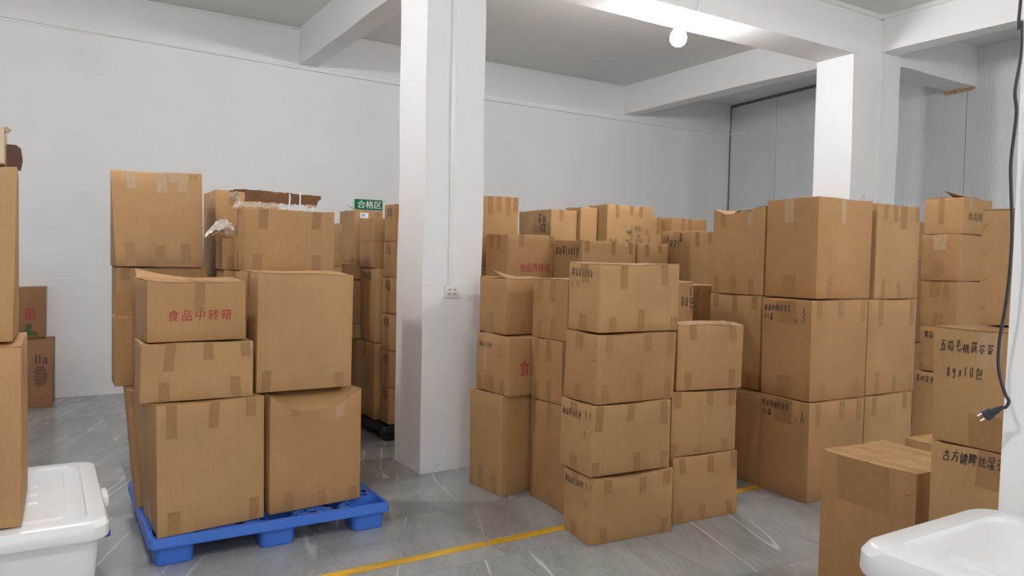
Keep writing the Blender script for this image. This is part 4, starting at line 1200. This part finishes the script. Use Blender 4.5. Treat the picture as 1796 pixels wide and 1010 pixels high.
storage_bin(1.608, 2.208, 0.10, 1.075, 0.0, 0.45, 'white plastic storage bin underneath the one at the lower right')
# a dirty rectangle left on the left lid
DIRT = mat('lid_dirt', (0.45, 0.36, 0.27), 0.6)
_tc = N(DIRT, 'ShaderNodeTexCoord')
lk(DIRT, ramp(DIRT, noise(DIRT, _tc.outputs['Object'], 16.0, 5, 0.7), [(0.40, 0.04), (0.75, 0.45)]), bsdf(DIRT).inputs['Alpha'])
for o in list(COL.objects):
    if o.get('label', '').startswith('white plastic storage bin at the left'):
        bm = bmesh.new()
        for a in (box_bm(0.105, 0.118, -0.30, 0.36, 0.4885, 0.4905), box_bm(-0.2, 0.118, 0.345, 0.36, 0.4885, 0.4905), box_bm(-0.02, 0.0, -0.25, 0.20, 0.4970, 0.4975)):
            me_ = bpy.data.meshes.new('tmp'); a.to_mesh(me_); a.free(); bm.from_mesh(me_); bpy.data.meshes.remove(me_)
        obj('stain', bm, DIRT, o)

# ---------------------------------------------------------------- small things
t = thing('power_outlet', 'white double power outlet on the near white column', 'power outlet', (2.455, 4.898, 1.270))
obj('plate', box_bm(0, 0.118, -0.010, 0.008, 0, 0.088, bevel=0.004), WHITEGL, t, True)
bm = bmesh.new()
for gx in (0.026, 0.068):
    for dx in (0, 0.013):
        add_box(bm, gx+dx, gx+dx+0.006, -0.0112, -0.009, 0.056, 0.065)
    for dx in (-0.002, 0.016):
        add_box(bm, gx+dx, gx+dx+0.004, -0.0112, -0.009, 0.020, 0.034)
    add_box(bm, gx+0.0065, gx+0.0105, -0.0112, -0.009, 0.032, 0.040)
obj('socket_slots', bm, BLACKPL, t)

t = thing('wall_sign', 'small green sign with white characters on the white back wall', 'sign', (3.345, 9.262, 2.165))
obj('panel', box_bm(0, 0.372, -0.012, 0.004, 0, 0.128, bevel=0.002), GREEN, t)
bm = bmesh.new()
x = 0.026
for ch in '合格区':
    vs, fs = glyphs(ch)
    nv = [bm.verts.new((x + p[0]*0.112, -0.0130, 0.024 + p[1]*0.105)) for p in vs]
    for fc in fs:
        bm.faces.new([nv[i] for i in fc])
    nv = [bm.verts.new((x + 0.004 + p[0]*0.112, -0.0132, 0.024 + p[1]*0.105)) for p in vs]
    for fc in fs:
        bm.faces.new([nv[i] for i in fc])
    x += 0.112
obj('lettering', bm, WHITEINK, t)

# hanging cable with a plug, in front of the foreground column
t = thing('power_cable', 'black power cable with a plug hanging beside the foreground column', 'cable', (2.2, 1.03, 1.19))
C_ = [(-0.02, -0.08, 2.60), (0.0, -0.06, 1.9), (0, -0.005, 1.08), (0, -0.010, 1.02), (0, -0.011, 0.927), (0, -0.001, 0.839), (0, -0.007, 0.778), (0, 0.001, 0.658), (0, -0.002, 0.582), (0, -0.010, 0.444), (0, -0.004, 0.291), (0, 0.010, 0.167), (0, 0.008, 0.089), (0, -0.010, 0.030), (0, -0.020, 0.012), (0, -0.014, -0.006), (0, -0.004, -0.010)]
def smooth_path(P, n=5):
    out = []
    P = [Vector(p) for p in P]
    for i in range(len(P)-1):
        p0, p1, p2, p3 = P[max(0, i-1)], P[i], P[i+1], P[min(len(P)-1, i+2)]
        for k in range(n):
            s_ = k/n
            out.append(0.5*((2*p1) + (p2-p0)*s_ + (2*p0-5*p1+4*p2-p3)*s_*s_ + (3*p1-p0-3*p2+p3)*s_**3))
    out.append(P[-1])
    return out
obj('cord', add_tube(bmesh.new(), smooth_path(C_), 0.0042, 8), CABLE, t, True)
a, d_ = Vector((0, -0.006, -0.008)), Vector((-0.01, 0.040, -0.030)).normalized()
pl = obj('plug', add_tube(bmesh.new(), [a, a+d_*0.012, a+d_*0.013, a+d_*0.030, a+d_*0.032, a+d_*0.050, a+d_*0.052], [0.005, 0.007, 0.009, 0.011, 0.015, 0.016, 0.013], 12), CABLE, t, True)
for s_ in (-1, 1):
    q = a + d_*0.050 + Vector((0, 0.004*s_, 0.006*s_))
    pr = obj('prong', add_tube(bmesh.new(), [q, q+d_*0.018], 0.0022, 6), BRASS, pl)
    pr['label'] = 'bare metal prong'

tag(obj('cable_clamp', box_bm(2.258, 2.281, 0.985, 1.022, 2.125, 2.205, bevel=0.003), BLACKPL), 'small black bracket on the foreground column at the right edge', 'bracket')
tag(obj('wire_hook', add_tube(bmesh.new(), [(7.40, 4.93, 2.28), (7.425, 4.918, 2.325), (7.435, 4.92, 2.325), (7.46, 4.93, 2.285)], 0.002, 6), GALV), 'small bent wire hook on the far column above the right stack', 'hook')
tag(obj('cardboard_scrap', box_bm(0.155, 0.185, 3.225, 3.25, 0.0, 0.012, bevel=0.003), CARD), 'tiny brown cardboard scrap on the floor by the left storage bin', 'scrap')
